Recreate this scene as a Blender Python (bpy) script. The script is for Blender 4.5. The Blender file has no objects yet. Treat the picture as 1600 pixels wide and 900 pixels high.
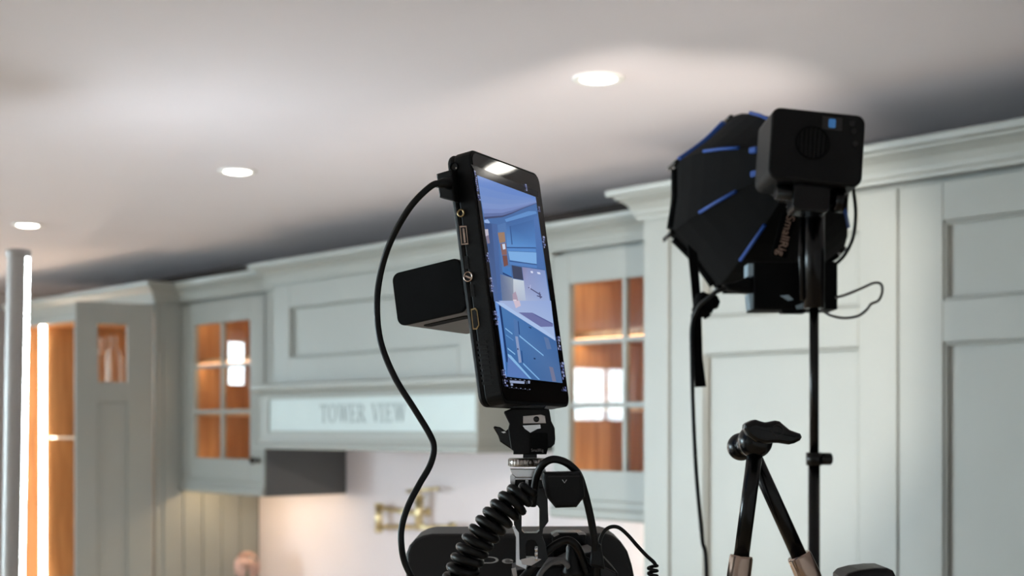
import bpy, bmesh, math, random
from mathutils import Vector, Matrix
random.seed(7)
SC = bpy.context.scene
COL = SC.collection

# ------------------------------------------------------------------ camera, world, exposure
F = 2200.0                                   # focal length in pixels of the 1600 px frame
HZ = 668.0                                   # eye-level row
EYE = 1.73
ANG = math.atan2(1950.0, 2200.0)
SA, CA = math.sin(ANG), math.cos(ANG)
CR = Vector((SA, CA, 0)); CF = Vector((-CA, SA, 0)); CU = Vector((0, 0, 1)); EYEP = Vector((0, 0, EYE))
cam = bpy.data.cameras.new('camera'); camo = bpy.data.objects.new('camera', cam); COL.objects.link(camo)
camo.location = EYEP; camo.rotation_euler = (math.pi / 2, 0, math.pi / 2 - ANG)
cam.sensor_width = 36; cam.lens = 36 * F / 1600; cam.shift_y = (HZ - 450) / 1600; cam.clip_start = 0.05
cam.dof.use_dof = True; cam.dof.focus_distance = 1.06; cam.dof.aperture_fstop = 9.0
SC.camera = camo

w = bpy.data.worlds.new('sky'); SC.world = w; w.use_nodes = True
w.node_tree.nodes['Background'].inputs[0].default_value = (0.62, 0.78, 1.0, 1)
w.node_tree.nodes['Background'].inputs[1].default_value = 1.0
SC.view_settings.view_transform = 'Standard'; SC.view_settings.look = 'None'
SC.view_settings.exposure = -0.14; SC.view_settings.gamma = 1.0; SC.view_settings.use_curve_mapping = False

# light levels of the place
P_SOFTBOX = 18.0          # W, the video lamp inside the softbox
P_DOWN = 15.0             # W, each ceiling downlight
E_WINDOW = 42.0            # radiance of the daylit window panes
E_PATIO_FILL = 0.5  # glow of the added patio doors, a fill from behind
E_STRIP = 32.0
E_TUBE = 70.0

# ------------------------------------------------------------------ helpers: colour, points
def lin(c):
    return tuple(((v / 255) / 12.92 if v / 255 <= 0.04045 else ((v / 255 + 0.055) / 1.055) ** 2.4) for v in c)
def from_cam(x, y, z): return EYEP + CR * x + CF * y + CU * z
def C(px, py, d): return from_cam((px - 800) / F * d, d, (HZ - py) / F * d)
def ray(px, py): return CR * ((px - 800) / F) + CF + CU * ((HZ - py) / F)
def hit(px, py, p0, n):
    r = ray(px, py); t = (p0 - EYEP).dot(n) / r.dot(n); return EYEP + r * t
def atY(px, py, Y): return hit(px, py, Vector((0, Y, 0)), Vector((0, 1, 0)))
def atZ(px, py, Z): return hit(px, py, Vector((0, 0, Z)), Vector((0, 0, 1)))
def Zr(z): return EYE + z                     # height given relative to the eye

# ------------------------------------------------------------------ materials
MATS = {}
def mat(name, rgb, rough=0.5, metal=0.0, spec=0.5, noise=0.0, nscale=40, bump=0.0, bscale=200, emit=None, es=0.0, coat=0.0, srgb=True, stretch=None):
    m = bpy.data.materials.new(name); m.use_nodes = True; nt = m.node_tree; b = nt.nodes['Principled BSDF']
    c = lin(rgb) if srgb else rgb
    b.inputs['Base Color'].default_value = (*c, 1); b.inputs['Roughness'].default_value = rough
    b.inputs['Metallic'].default_value = metal; b.inputs['Specular IOR Level'].default_value = spec
    b.inputs['Coat Weight'].default_value = coat
    if noise or bump:
        tc = nt.nodes.new('ShaderNodeTexCoord'); mp = nt.nodes.new('ShaderNodeMapping')
        nt.links.new(tc.outputs['Object'], mp.inputs['Vector'])
        if stretch: mp.inputs['Scale'].default_value = stretch
    if noise:
        n = nt.nodes.new('ShaderNodeTexNoise'); n.inputs['Scale'].default_value = nscale; n.inputs['Detail'].default_value = 5
        nt.links.new(mp.outputs[0], n.inputs['Vector'])
        r = nt.nodes.new('ShaderNodeValToRGB')
        r.color_ramp.elements[0].position = 0.3; r.color_ramp.elements[1].position = 0.7
        r.color_ramp.elements[0].color = (*[v * (1 - noise) for v in c], 1); r.color_ramp.elements[1].color = (*[min(1, v * (1 + noise)) for v in c], 1)
        nt.links.new(n.outputs['Fac'], r.inputs[0]); nt.links.new(r.outputs[0], b.inputs['Base Color'])
    if bump:
        n2 = nt.nodes.new('ShaderNodeTexNoise'); n2.inputs['Scale'].default_value = bscale
        nt.links.new(mp.outputs[0], n2.inputs['Vector'])
        bp = nt.nodes.new('ShaderNodeBump'); bp.inputs['Strength'].default_value = bump; bp.inputs['Distance'].default_value = 0.002
        nt.links.new(n2.outputs['Fac'], bp.inputs['Height']); nt.links.new(bp.outputs[0], b.inputs['Normal'])
    if emit is not None:
        b.inputs['Emission Color'].default_value = (*emit, 1); b.inputs['Emission Strength'].default_value = es
    MATS[name] = m
    return m
def glass_mat(name, tint=(1, 1, 1), rough=0.0, ior=1.5):
    m = bpy.data.materials.new(name); m.use_nodes = True; nt = m.node_tree; nt.nodes.clear()
    o = nt.nodes.new('ShaderNodeOutputMaterial'); mx = nt.nodes.new('ShaderNodeMixShader')
    t = nt.nodes.new('ShaderNodeBsdfTransparent'); t.inputs[0].default_value = (*tint, 1)
    g = nt.nodes.new('ShaderNodeBsdfGlossy'); g.inputs['Roughness'].default_value = rough
    f = nt.nodes.new('ShaderNodeFresnel'); f.inputs[0].default_value = ior
    ge = nt.nodes.new('ShaderNodeNewGeometry'); sb_ = nt.nodes.new('ShaderNodeMath'); sb_.operation = 'SUBTRACT'; sb_.inputs[0].default_value = 1.0
    nt.links.new(ge.outputs['Backfacing'], sb_.inputs[1]); ml = nt.nodes.new('ShaderNodeMath'); ml.operation = 'MULTIPLY'
    nt.links.new(f.outputs[0], ml.inputs[0]); nt.links.new(sb_.outputs[0], ml.inputs[1])
    nt.links.new(ml.outputs[0], mx.inputs[0]); nt.links.new(t.outputs[0], mx.inputs[1]); nt.links.new(g.outputs[0], mx.inputs[2])
    nt.links.new(mx.outputs[0], o.inputs[0]); MATS[name] = m; return m
def wood_mat(name, a, b_, rough=0.5):
    m = bpy.data.materials.new(name); m.use_nodes = True; nt = m.node_tree; b = nt.nodes['Principled BSDF']
    tc = nt.nodes.new('ShaderNodeTexCoord'); mp = nt.nodes.new('ShaderNodeMapping'); mp.inputs['Scale'].default_value = (14, 14, 1.2)
    n = nt.nodes.new('ShaderNodeTexNoise'); n.inputs['Scale'].default_value = 3; n.inputs['Detail'].default_value = 7; n.inputs['Distortion'].default_value = 0.8
    r = nt.nodes.new('ShaderNodeValToRGB'); r.color_ramp.elements[0].position = 0.3; r.color_ramp.elements[1].position = 0.75
    r.color_ramp.elements[0].color = (*lin(a), 1); r.color_ramp.elements[1].color = (*lin(b_), 1)
    nt.links.new(tc.outputs['Object'], mp.inputs[0]); nt.links.new(mp.outputs[0], n.inputs['Vector'])
    nt.links.new(n.outputs['Fac'], r.inputs[0]); nt.links.new(r.outputs[0], b.inputs['Base Color'])
    b.inputs['Roughness'].default_value = rough; MATS[name] = m; return m

PAINT = mat('cabinet_paint', (147, 151, 147), 0.42, noise=0.02, nscale=6, bump=0.03, bscale=300)
CEIL = mat('ceiling_paint', (237, 231, 236), 0.85, noise=0.012, nscale=2)
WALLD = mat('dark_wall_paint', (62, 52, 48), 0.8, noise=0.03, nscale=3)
WALLM = mat('wall_paint', (226, 218, 216), 0.7, noise=0.02, nscale=3)
SPLASH = mat('splashback', (226, 216, 218), 0.35, noise=0.03, nscale=2)
FLOORM = wood_mat('floor_oak', (176, 150, 122), (204, 182, 154), 0.45)
TRIMW = mat('white_trim', (240, 240, 238), 0.4)
def ware_mat(name):
    m = bpy.data.materials.new(name); m.use_nodes = True; nt = m.node_tree; nt.nodes.clear()
    o = nt.nodes.new('ShaderNodeOutputMaterial'); mx = nt.nodes.new('ShaderNodeMixShader'); t = nt.nodes.new('ShaderNodeBsdfTransparent')
    p = nt.nodes.new('ShaderNodeBsdfPrincipled'); p.inputs['Base Color'].default_value = (.9, .9, .88, 1); p.inputs['Roughness'].default_value = .1
    lw = nt.nodes.new('ShaderNodeLayerWeight'); lw.inputs[0].default_value = .35
    nt.links.new(lw.outputs['Facing'], mx.inputs[0]); nt.links.new(t.outputs[0], mx.inputs[1]); nt.links.new(p.outputs[0], mx.inputs[2]); nt.links.new(mx.outputs[0], o.inputs[0])
    MATS[name] = m; return m
WARE = ware_mat('clear_glassware')
OAK = wood_mat('oak_veneer', (172, 124, 80), (208, 160, 110), 0.45)
GLASS = glass_mat('pane_glass')
SHELFM = mat('pale_glass_shelf', (214, 204, 186), 0.15, spec=0.6)
SHELFG = glass_mat('shelf_glass', (0.86, 0.95, 0.9))
STONE = mat('worktop_quartz', (232, 230, 228), 0.25, noise=0.03, nscale=12)
BRASS = mat('aged_brass', (222, 206, 164), 0.32, metal=1.0)
KNOBM = mat('dark_bronze', (52, 46, 42), 0.35, metal=0.9)
BLK = mat('black_plastic', (6, 6, 7), 0.5, spec=0.22, noise=0.15, nscale=60, bump=0.08, bscale=900)
BLKS = mat('black_satin_metal', (4, 4, 5), 0.25, spec=0.32, noise=0.1, nscale=30)
BLKM = mat('black_matt', (4, 4, 5), 0.75, spec=0.15, bump=0.1, bscale=700)
RUB = mat('black_rubber', (4, 4, 5), 0.4, spec=0.28, noise=0.1, nscale=80)
FAB = mat('black_fabric', (5, 5, 6), 0.9, spec=0.15, noise=0.2, nscale=25, bump=0.3, bscale=500)
BLUEF = mat('blue_piping', (22, 74, 158), 0.6, noise=0.1, nscale=60)
SILVER = mat('silver_lining', (205, 205, 205), 0.4, metal=0.6)
STEEL = mat('brushed_steel', (176, 170, 166), 0.3, metal=1.0, bump=0.05, bscale=500)
ALU = mat('machined_aluminium', (206, 208, 210), 0.22, metal=1.0)
GOLD = mat('gold_contact', (150, 128, 92), 0.4, metal=1.0)
COPPER = mat('bronze_anodised', (172, 152, 138), 0.22, metal=1.0)
DGREY = mat('dark_grey_plastic', (36, 35, 36), 0.5, spec=0.3, noise=0.1, nscale=20)
GREYP = mat('grey_plastic', (104, 102, 102), 0.6)
SCRG = mat('screen_glass', (8, 8, 9), 0.03, spec=0.6, coat=0.3)
PRINT = mat('grey_print', (205, 205, 205), 0.6)
PRINTD = mat('dim_grey_print', (120, 118, 118), 0.6)
PRINTB = mat('brown_grey_print', (176, 146, 130), 0.6)
SIGNM = mat('sign_lettering', (134, 144, 148), 0.5)
TAPE = mat('pale_blue_tape', (150, 172, 186), 0.6)
LAMPE = mat('downlight_lens', (250, 248, 240), 0.4, emit=(1.0, 0.95, 0.86), es=14.0)
STRIPW = mat('warm_led_strip', (255, 240, 220), 0.5, emit=(1.0, 0.70, 0.40), es=E_STRIP)
STRIPI = mat('warm_cabinet_strip', (255, 240, 220), 0.5, emit=(1.0, 0.74, 0.46), es=16.0)
STRIPC = mat('neutral_led_strip', (255, 250, 245), 0.5, emit=(1.0, 0.84, 0.66), es=45.0)
TUBEE = mat('led_tube_diffuser', (245, 248, 255), 0.4, emit=(0.86, 0.95, 1.0), es=E_TUBE)
TUBEB = mat('tube_housing', (186, 182, 180), 0.35, metal=0.1)
WINE = mat('window_daylight', (235, 245, 250), 0.2, emit=(0.70, 0.91, 1.0), es=E_WINDOW)
PATIO_FILL = mat('patio_fill_glow', (235, 245, 250), 0.2, emit=(0.90, 0.95, 1.0), es=E_PATIO_FILL)
PETAL = mat('pink_petals', (200, 166, 154), 0.7, noise=0.25, nscale=30)
CERAM = mat('white_ceramic', (232, 226, 220), 0.2)
LEAFM = mat('green_leaf', (86, 104, 70), 0.6)
ICON = mat('display_icon_blue', (20, 30, 50), 0.3, emit=lin((70, 140, 210)), es=0.45)
CABG = mat('grey_cable_jacket', (70, 70, 70), 0.45)
CHROME = mat('chrome', (220, 220, 222), 0.12, metal=1.0)

# ------------------------------------------------------------------ helpers: geometry
WLOC = {}
class G:
    def __init__(s): s.bm = bmesh.new()
    def _merge(s, b2):
        me = bpy.data.meshes.new('t'); b2.to_mesh(me); b2.free(); s.bm.from_mesh(me); bpy.data.meshes.remove(me); return s
    def box(s, lo, hi, bev=0.0, seg=2, M=None):
        b = bmesh.new(); bmesh.ops.create_cube(b, size=1)
        lo = Vector(lo); hi = Vector(hi); c = (lo + hi) / 2; d = hi - lo
        for v in b.verts: v.co = Vector((v.co.x * d.x, v.co.y * d.y, v.co.z * d.z)) + c
        if bev: bmesh.ops.bevel(b, geom=b.edges[:], offset=bev, segments=seg, profile=0.5, affect='EDGES')
        if M is not None: b.transform(M)
        return s._merge(b)
    def prism(s, poly, O, ex, ey, ez, t0, t1, bev=0.0, seg=2):
        """poly in (ex,ey) at O, extruded along ez from t0 to t1"""
        b = bmesh.new()
        a = [b.verts.new(O + ex * p[0] + ey * p[1] + ez * t0) for p in poly]
        c = [b.verts.new(O + ex * p[0] + ey * p[1] + ez * t1) for p in poly]
        f0 = b.faces.new(a); f1 = b.faces.new(c[::-1]); n = len(poly)
        for i in range(n): b.faces.new((a[i], c[i], c[(i + 1) % n], a[(i + 1) % n]))
        bmesh.ops.recalc_face_normals(b, faces=b.faces[:])
        if bev:
            es = [e for e in b.edges if f0 in e.link_faces or f1 in e.link_faces]
            bmesh.ops.bevel(b, geom=es, offset=bev, segments=seg, profile=0.5, affect='EDGES')
        return s._merge(b)
    def plate(s, pxpoly, d, t, bev=0.0, seg=2):
        """outline given in photo pixels at distance d, with real thickness t away from the viewer"""
        poly = [((p[0] - 800) / F * d, (HZ - p[1]) / F * d) for p in pxpoly]
        return s.prism(poly, EYEP, CR, CU, CF, d, d + t, bev, seg)
    def tube(s, pts, r, n=10, cap=True):
        pts = [Vector(p) for p in pts]; b = bmesh.new(); rings = []
        T = []
        for i in range(len(pts)):
            t = pts[min(i + 1, len(pts) - 1)] - pts[max(i - 1, 0)]; T.append(t.normalized())
        up = Vector((0, 0, 1)) if abs(T[0].z) < 0.9 else Vector((1, 0, 0))
        x = T[0].cross(up).normalized()
        for i, p in enumerate(pts):
            x = (x - T[i] * x.dot(T[i])).normalized(); y = T[i].cross(x)
            rr = r[i] if isinstance(r, (list, tuple)) else r
            rings.append([b.verts.new(p + (x * math.cos(2 * math.pi * k / n) + y * math.sin(2 * math.pi * k / n)) * rr) for k in range(n)])
        for i in range(len(pts) - 1):
            for k in range(n):
                f = b.faces.new((rings[i][k], rings[i][(k + 1) % n], rings[i + 1][(k + 1) % n], rings[i + 1][k])); f.smooth = True
        if cap: b.faces.new(rings[0][::-1]); b.faces.new(rings[-1])
        bmesh.ops.recalc_face_normals(b, faces=b.faces[:])
        return s._merge(b)
    def lathe(s, prof, O, ax, n=32, closed=False):
        """prof: (radius, height along ax) list"""
        ax = ax.normalized(); up = Vector((0, 0, 1)) if abs(ax.z) < 0.9 else Vector((1, 0, 0))
        x = ax.cross(up).normalized(); y = ax.cross(x); b = bmesh.new(); rings = []
        for r, h in prof:
            rings.append([b.verts.new(O + ax * h + (x * math.cos(2 * math.pi * k / n) + y * math.sin(2 * math.pi * k / n)) * max(r, 1e-5)) for k in range(n)])
        m = len(prof)
        for i in range(m if closed else m - 1):
            j = (i + 1) % m
            for k in range(n):
                f = b.faces.new((rings[i][k], rings[i][(k + 1) % n], rings[j][(k + 1) % n], rings[j][k])); f.smooth = True
        if not closed:
            b.faces.new(rings[0][::-1]); b.faces.new(rings[-1])
        bmesh.ops.recalc_face_normals(b, faces=b.faces[:])
        return s._merge(b)
    def sweep(s, path, prof):
        """profile (out, z) swept along an xy path; out points to the right-hand side of travel; mitred corners"""
        b = bmesh.new(); P = [Vector((p[0], p[1])) for p in path]; rings = []
        def nrm(a, c): d = (c - a).normalized(); return Vector((d.y, -d.x))
        for i in range(len(P)):
            if i == 0: m = nrm(P[0], P[1])
            elif i == len(P) - 1: m = nrm(P[-2], P[-1])
            else:
                a = nrm(P[i - 1], P[i]); c = nrm(P[i], P[i + 1]); m = (a + c) / (1 + a.dot(c))
            rings.append([b.verts.new((P[i].x + m.x * o, P[i].y + m.y * o, z)) for o, z in prof])
        n = len(prof)
        for i in range(len(P) - 1):
            for k in range(n): b.faces.new((rings[i][k], rings[i][(k + 1) % n], rings[i + 1][(k + 1) % n], rings[i + 1][k]))
        b.faces.new(rings[0][::-1]); b.faces.new(rings[-1])
        bmesh.ops.recalc_face_normals(b, faces=b.faces[:])
        return s._merge(b)
    def text(s, body, O, ex, ey, height, depth=0.0004, width=None, center=True, spacing=1.0):
        cu = bpy.data.curves.new('t', 'FONT'); cu.body = body; cu.size = 1; cu.extrude = 0.02; cu.space_character = spacing
        o = bpy.data.objects.new('t', cu); COL.objects.link(o)
        dg = bpy.context.evaluated_depsgraph_get(); me = bpy.data.meshes.new_from_object(o.evaluated_get(dg))
        bpy.data.objects.remove(o)
        xs = [v.co.x for v in me.vertices]; ys = [v.co.y for v in me.vertices]
        x0, x1, y0, y1 = min(xs), max(xs), min(ys), max(ys); k = height / (y1 - y0); kx = k if width is None else width / (x1 - x0)
        ez = ex.cross(ey).normalized()
        for v in me.vertices:
            q = v.co; v.co = O + ex * ((q.x - (x0 + x1) / 2) * kx) + ey * ((q.y - (y0 + y1) / 2) * k) + ez * (q.z / 0.02 * depth)
        s.bm.from_mesh(me); bpy.data.meshes.remove(me); return s
    def obj(s, name, m, parent=None, label=None, cat=None, group=None, kind=None, smooth=False):
        me = bpy.data.meshes.new(name)
        vs = s.bm.verts
        lo = Vector([min(v.co[i] for v in vs) for i in range(3)]); hi = Vector([max(v.co[i] for v in vs) for i in range(3)])
        c = Vector(((lo.x + hi.x) / 2, (lo.y + hi.y) / 2, lo.z))
        for v in vs: v.co -= c
        if smooth:
            for f in s.bm.faces: f.smooth = True
        s.bm.to_mesh(me); s.bm.free(); me.materials.append(m)
        o = bpy.data.objects.new(name, me); COL.objects.link(o)
        WLOC[o.name] = c
        if parent is not None: o.parent = parent; o.location = c - WLOC[parent.name]
        else: o.location = c
        tag(o, label, cat, group, kind)
        return o
def tag(o, label=None, cat=None, group=None, kind=None):
    if label: o['label'] = label
    if cat: o['category'] = cat
    if group: o['group'] = group
    if kind: o['kind'] = kind
    return o
def thing(name, loc, label, cat, group=None, kind=None):
    o = bpy.data.objects.new(name, None); COL.objects.link(o); o.empty_display_size = 0.05
    o.location = loc; WLOC[o.name] = Vector(loc); return tag(o, label, cat, group, kind)
def bez(pts, n=12):
    """smooth curve through the points"""
    P = [Vector(p) for p in pts]; out = []
    for i in range(len(P) - 1):
        a = P[max(i - 1, 0)]; b = P[i]; c = P[i + 1]; d = P[min(i + 2, len(P) - 1)]
        for k in range(n):
            t = k / n
            out.append(0.5 * ((2 * b) + (c - a) * t + (2 * a - 5 * b + 4 * c - d) * t * t + (3 * b - a - 3 * c + d) * t ** 3))
    out.append(P[-1]); return out
def rrect(x0, y0, x1, y1, r, n=5):
    o = []
    for cx, cy, a0 in ((x1 - r, y1 - r, 0), (x0 + r, y1 - r, 90), (x0 + r, y0 + r, 180), (x1 - r, y0 + r, 270)):
        for k in range(n + 1):
            a = math.radians(a0 + 90 * k / n); o.append((cx + r * math.cos(a), cy + r * math.sin(a)))
    return o

# ------------------------------------------------------------------ the room
CEILZ = 2.40; BACK = 3.02; XL = -6.9; XR = 1.6; YF = -3.8
YT = 2.42; YU = 2.67; YH = 2.575; YL = 2.565         # fronts: tall units, wall units, hood, larder
G().box((XL - .1, YF - .1, -.1), (XR + .1, BACK + .1, 0)).obj('floor', FLOORM, kind='structure')
G().box((XL - .1, YF - .1, CEILZ), (XR + .1, BACK + .1, CEILZ + .1)).obj('ceiling', CEIL, kind='structure')
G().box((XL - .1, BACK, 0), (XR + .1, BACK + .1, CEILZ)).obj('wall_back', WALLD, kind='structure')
G().box((XR, YF - .1, 0), (XR + .1, BACK, CEILZ)).obj('wall_right', WALLM, kind='structure')
def wall_with_openings(name, axis, at, thick, a0, a1, openings):
    g = G(); cur = a0
    def b(p0, p1, z0, z1):
        if axis == 'x': g.box((at - thick, p0, z0), (at, p1, z1))
        else: g.box((p0, at - thick, z0), (p1, at, z1))
    for (o0, o1, z0, z1) in sorted(openings):
        b(cur, o0, 0, CEILZ)
        if z0 > 0: b(o0, o1, 0, z0)
        b(o0, o1, z1, CEILZ); cur = o1
    b(cur, a1, 0, CEILZ)
    return g.obj(name, WALLM, kind='structure')
# where the glass doors mirror the daylight: two windows in the left-hand wall
def mirrored_in_glass(px, py, X):
    r = ray(px, py); p = atY(px, py, YU); r2 = Vector((r.x, -r.y, r.z)); t = (X - p.x) / r2.x; return p + r2 * t
wA = mirrored_in_glass(893, 660, XL); wB = mirrored_in_glass(951, 572, XL)
w1 = [wA.y - 0.0, wB.y, min(wA.z, wB.z), max(wA.z, wB.z)]
w1 = [min(w1[0], w1[1]) - .25, max(w1[0], w1[1]), w1[2], w1[3]]
wA = mirrored_in_glass(330, 603, XL); wB = mirrored_in_glass(358, 545, XL)
w2 = [min(wA.y, wB.y) - .12, max(wA.y, wB.y) + .08, min(wA.z, wB.z) - .1, max(wA.z, wB.z) + .06]
w_fill = [YF + .12, w1[0] - .12, 0.95, 2.15]  # unseen extra window, added for more cool daylight on the hood
wall_with_openings('wall_left', 'x', XL, .1, YF - .1, BACK, [tuple(w1), tuple(w2), tuple(w_fill)])
for i, wn in enumerate((w1, w2, w_fill)):
    y0, y1, z0, z1 = wn
    e = thing('window_%d' % (i + 1), (XL, (y0 + y1) / 2, z0), None, None, kind='structure')  # the last one is the added fill window
    g = G(); t = .02
    g.box((XL - .07, y0, z0), (XL - .03, y0 + t, z1)).box((XL - .07, y1 - t, z0), (XL - .03, y1, z1))
    g.box((XL - .07, y0, z0), (XL - .03, y1, z0 + t)).box((XL - .07, y0, z1 - t), (XL - .03, y1, z1))
    if i != 1:
        ym = y0 + (y1 - y0) * .42; g.box((XL - .07, ym - .012, z0), (XL - .03, ym + .012, z1))
    g.obj('window_frame', TRIMW, e)
    G().box((XL - .06, y0 + t, z0 + t), (XL - .05, y1 - t, z1 - t)).obj('pane', WINE, e)
# glazed patio doors behind the camera, unseen and added as soft daylight fill
PD = (-4.6, -1.2, 0.06, 2.10)
wall_with_openings('wall_front', 'y', YF, .1, XL, XR, [(PD[0], PD[1], 0.0, PD[3])])
e = thing('patio_fill_door', (-2.9, YF, 0), None, None, kind='structure')
for k in range(4):
    x0 = PD[0] + k * .85; x1 = x0 + .85; g = G()
    g.box((x0, YF - .08, .0), (x0 + .06, YF - .03, 2.1)).box((x1 - .06, YF - .08, 0), (x1, YF - .03, 2.1))
    g.box((x0, YF - .08, 0), (x1, YF - .03, .1)).box((x0, YF - .08, 2.03), (x1, YF - .03, 2.1))
    fr = g.obj('fill_door_leaf', TRIMW, e)
    G().box((x0 + .06, YF - .06, .1), (x1 - .06, YF - .05, 2.03)).obj('pane', PATIO_FILL, fr)
for nm, lo, hi in (('baseboard_left', (XL, YF, 0), (XL + .015, BACK - .62, .12)), ('baseboard_right', (XR - .015, YF, 0), (XR, BACK, .12)),
                   ('baseboard_back', (-.94, BACK - .015, 0), (XR - .02, BACK, .12))):
    G().box(lo, hi, .003).obj(nm, TRIMW, kind='structure')

# ------------------------------------------------------------------ ceiling downlights
def downlight(pos, label, group='ceiling downlights'):
    z = CEILZ; e = thing('downlight', (pos.x, pos.y, z - .004), label, 'downlight', group)
    O = Vector((pos.x, pos.y, z))
    G().lathe([(.050, 0), (.050, -.003), (.047, -.005), (.036, -.004), (.034, -.002), (.034, 0)], O, Vector((0, 0, 1)), 40, closed=True).obj('trim_ring', TRIMW, e)
    G().lathe([(.0335, -.0010), (.0335, -.0035), (.024, -.0062), (.0, -.0072)], O, Vector((0, 0, 1)), 32).obj('lens', LAMPE, e)
    l = bpy.data.lights.new('downlight_beam', 'SPOT'); l.energy = P_DOWN; l.color = (1.0, 0.94, 0.90); l.spot_size = math.radians(84); l.spot_blend = 0.6; l.shadow_soft_size = .03
    lo = bpy.data.objects.new('beam', l); COL.objects.link(lo); lo.parent = e; lo.location = (0, 0, -.02)
d1, d2, d3 = atZ(935, 122, CEILZ), atZ(371, 267, CEILZ), atZ(43, 351, CEILZ)
downlight(d1, 'round white recessed downlight above the softbox, nearest of the three in view')
downlight(d2, 'round white recessed downlight over the range hood, middle of the three in view')
downlight(d3, 'round white recessed downlight above the glowing tube light, smallest in view')

downlight(Vector((-.715, 2.105, CEILZ)), 'round recessed downlight mirrored as a bright spot at the top of the monitor')

# ------------------------------------------------------------------ kitchen joinery
CB, CT = Zr(.484), Zr(.556)
CPROF = [(-.02, CB), (.012, CB), (.014, CB + .008), (.018, CB + .012), (.021, CB + .022), (.029, CB + .036), (.042, CB + .046),
         (.050, CB + .050), (.052, CB + .055), (.064, CB + .057), (.066, CT - .003), (.063, CT), (-.02, CT)]
def cornice(path, parent): return G().sweep(path, CPROF).obj('cornice', PAINT, parent)
def shaker_door(parent, x0, x1, z0, z1, Y, holes, t=.022, rec=.014, name='door', pm=PAINT):
    """frame-and-panel door front facing -Y; holes = panel rectangles"""
    g = G(); sx0 = min(h[0] for h in holes); sx1 = max(h[1] for h in holes)
    g.box((x0, Y, z0), (sx0, Y + t, z1), .0015, 1); g.box((sx1, Y, z0), (x1, Y + t, z1), .0015, 1)
    zs = sorted([(h[2], h[3]) for h in holes]); cur = z0
    for a, b in zs: g.box((sx0, Y, cur), (sx1, Y + t, a), .0015, 1); cur = b
    g.box((sx0, Y, cur), (sx1, Y + t, z1), .0015, 1)
    d = g.obj(name, pm, parent)
    for h in holes:
        p = G().box((h[0] - .004, Y + rec, h[2] - .004), (h[1] + .004, Y + t - .002, h[3] + .004)).obj('panel', pm, d)
        b = G(); w = .007                                   # small quadrant bead round the panel
        for lo, hi in (((h[0], Y + .004, h[2]), (h[0] + w, Y + rec, h[3])), ((h[1] - w, Y + .004, h[2]), (h[1], Y + rec, h[3])),
                       ((h[0], Y + .004, h[2]), (h[1], Y + rec, h[2] + w)), ((h[0], Y + .004, h[3] - w), (h[1], Y + rec, h[3]))):
            b.box(lo, hi, .0025, 1)
        b.obj('bead', pm, d)
    return d
def knob(parent, p, ax=Vector((0, -1, 0)), m=KNOBM, r=.014):
    return G().lathe([(.010, 0), (.010, .003), (.005, .006), (.005, .014), (r * .8, .019), (r, .025), (r * .8, .031), (0, .033)], p, ax, 20).obj('knob', m, parent)

# right-hand tall larder units
def tall_unit(x0, x1, label, end_panel=None, hinge_left=True):
    e = thing('tall_cabinet', ((x0 + x1) / 2, YT + .3, 0), label, 'cabinet', 'tall cabinets on the right')
    xl = end_panel if end_panel is not None else x0
    G().box((xl, YT + .026, .10), (x1, BACK - .002, CB + .01), .001, 1).obj('carcass', PAINT, e)
    G().box((xl + .02, YT + .08, 0), (x1, BACK - .002, .10)).obj('plinth', PAINT, e)
    zt = Zr(.474)
    h0, h1 = x0 + .10, x1 - .092
    d = shaker_door(e, x0 + .002, x1 - .002, .115, zt, YT, [(h0, h1, Zr(.245), Zr(.398)), (h0, h1, .215, Zr(.164))])
    if end_panel is not None:
        G().box((end_panel, YT - .004, .0), (x0 - .001, YT + .026, CB + .002), .0015, 1).obj('end_pilaster', PAINT, e)
    knob(d, Vector((x0 + .05 if not hinge_left else x1 - .05, YT, 1.0)))
    return e
XA, XB, XCc = -2.183, -1.579, -.975
tA = tall_unit(XA, XB, 'tall pale grey cabinet behind the light stand and softbox', end_panel=-2.262)
tB = tall_unit(XB, XCc, 'tall pale grey panelled cabinet at the right edge, fading into shade', hinge_left=False)
cornice([(-2.262, YU + .1), (-2.262, YT), (XB, YT)], tA)
cornice([(XB, YT), (XCc, YT)], tB)

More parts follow.
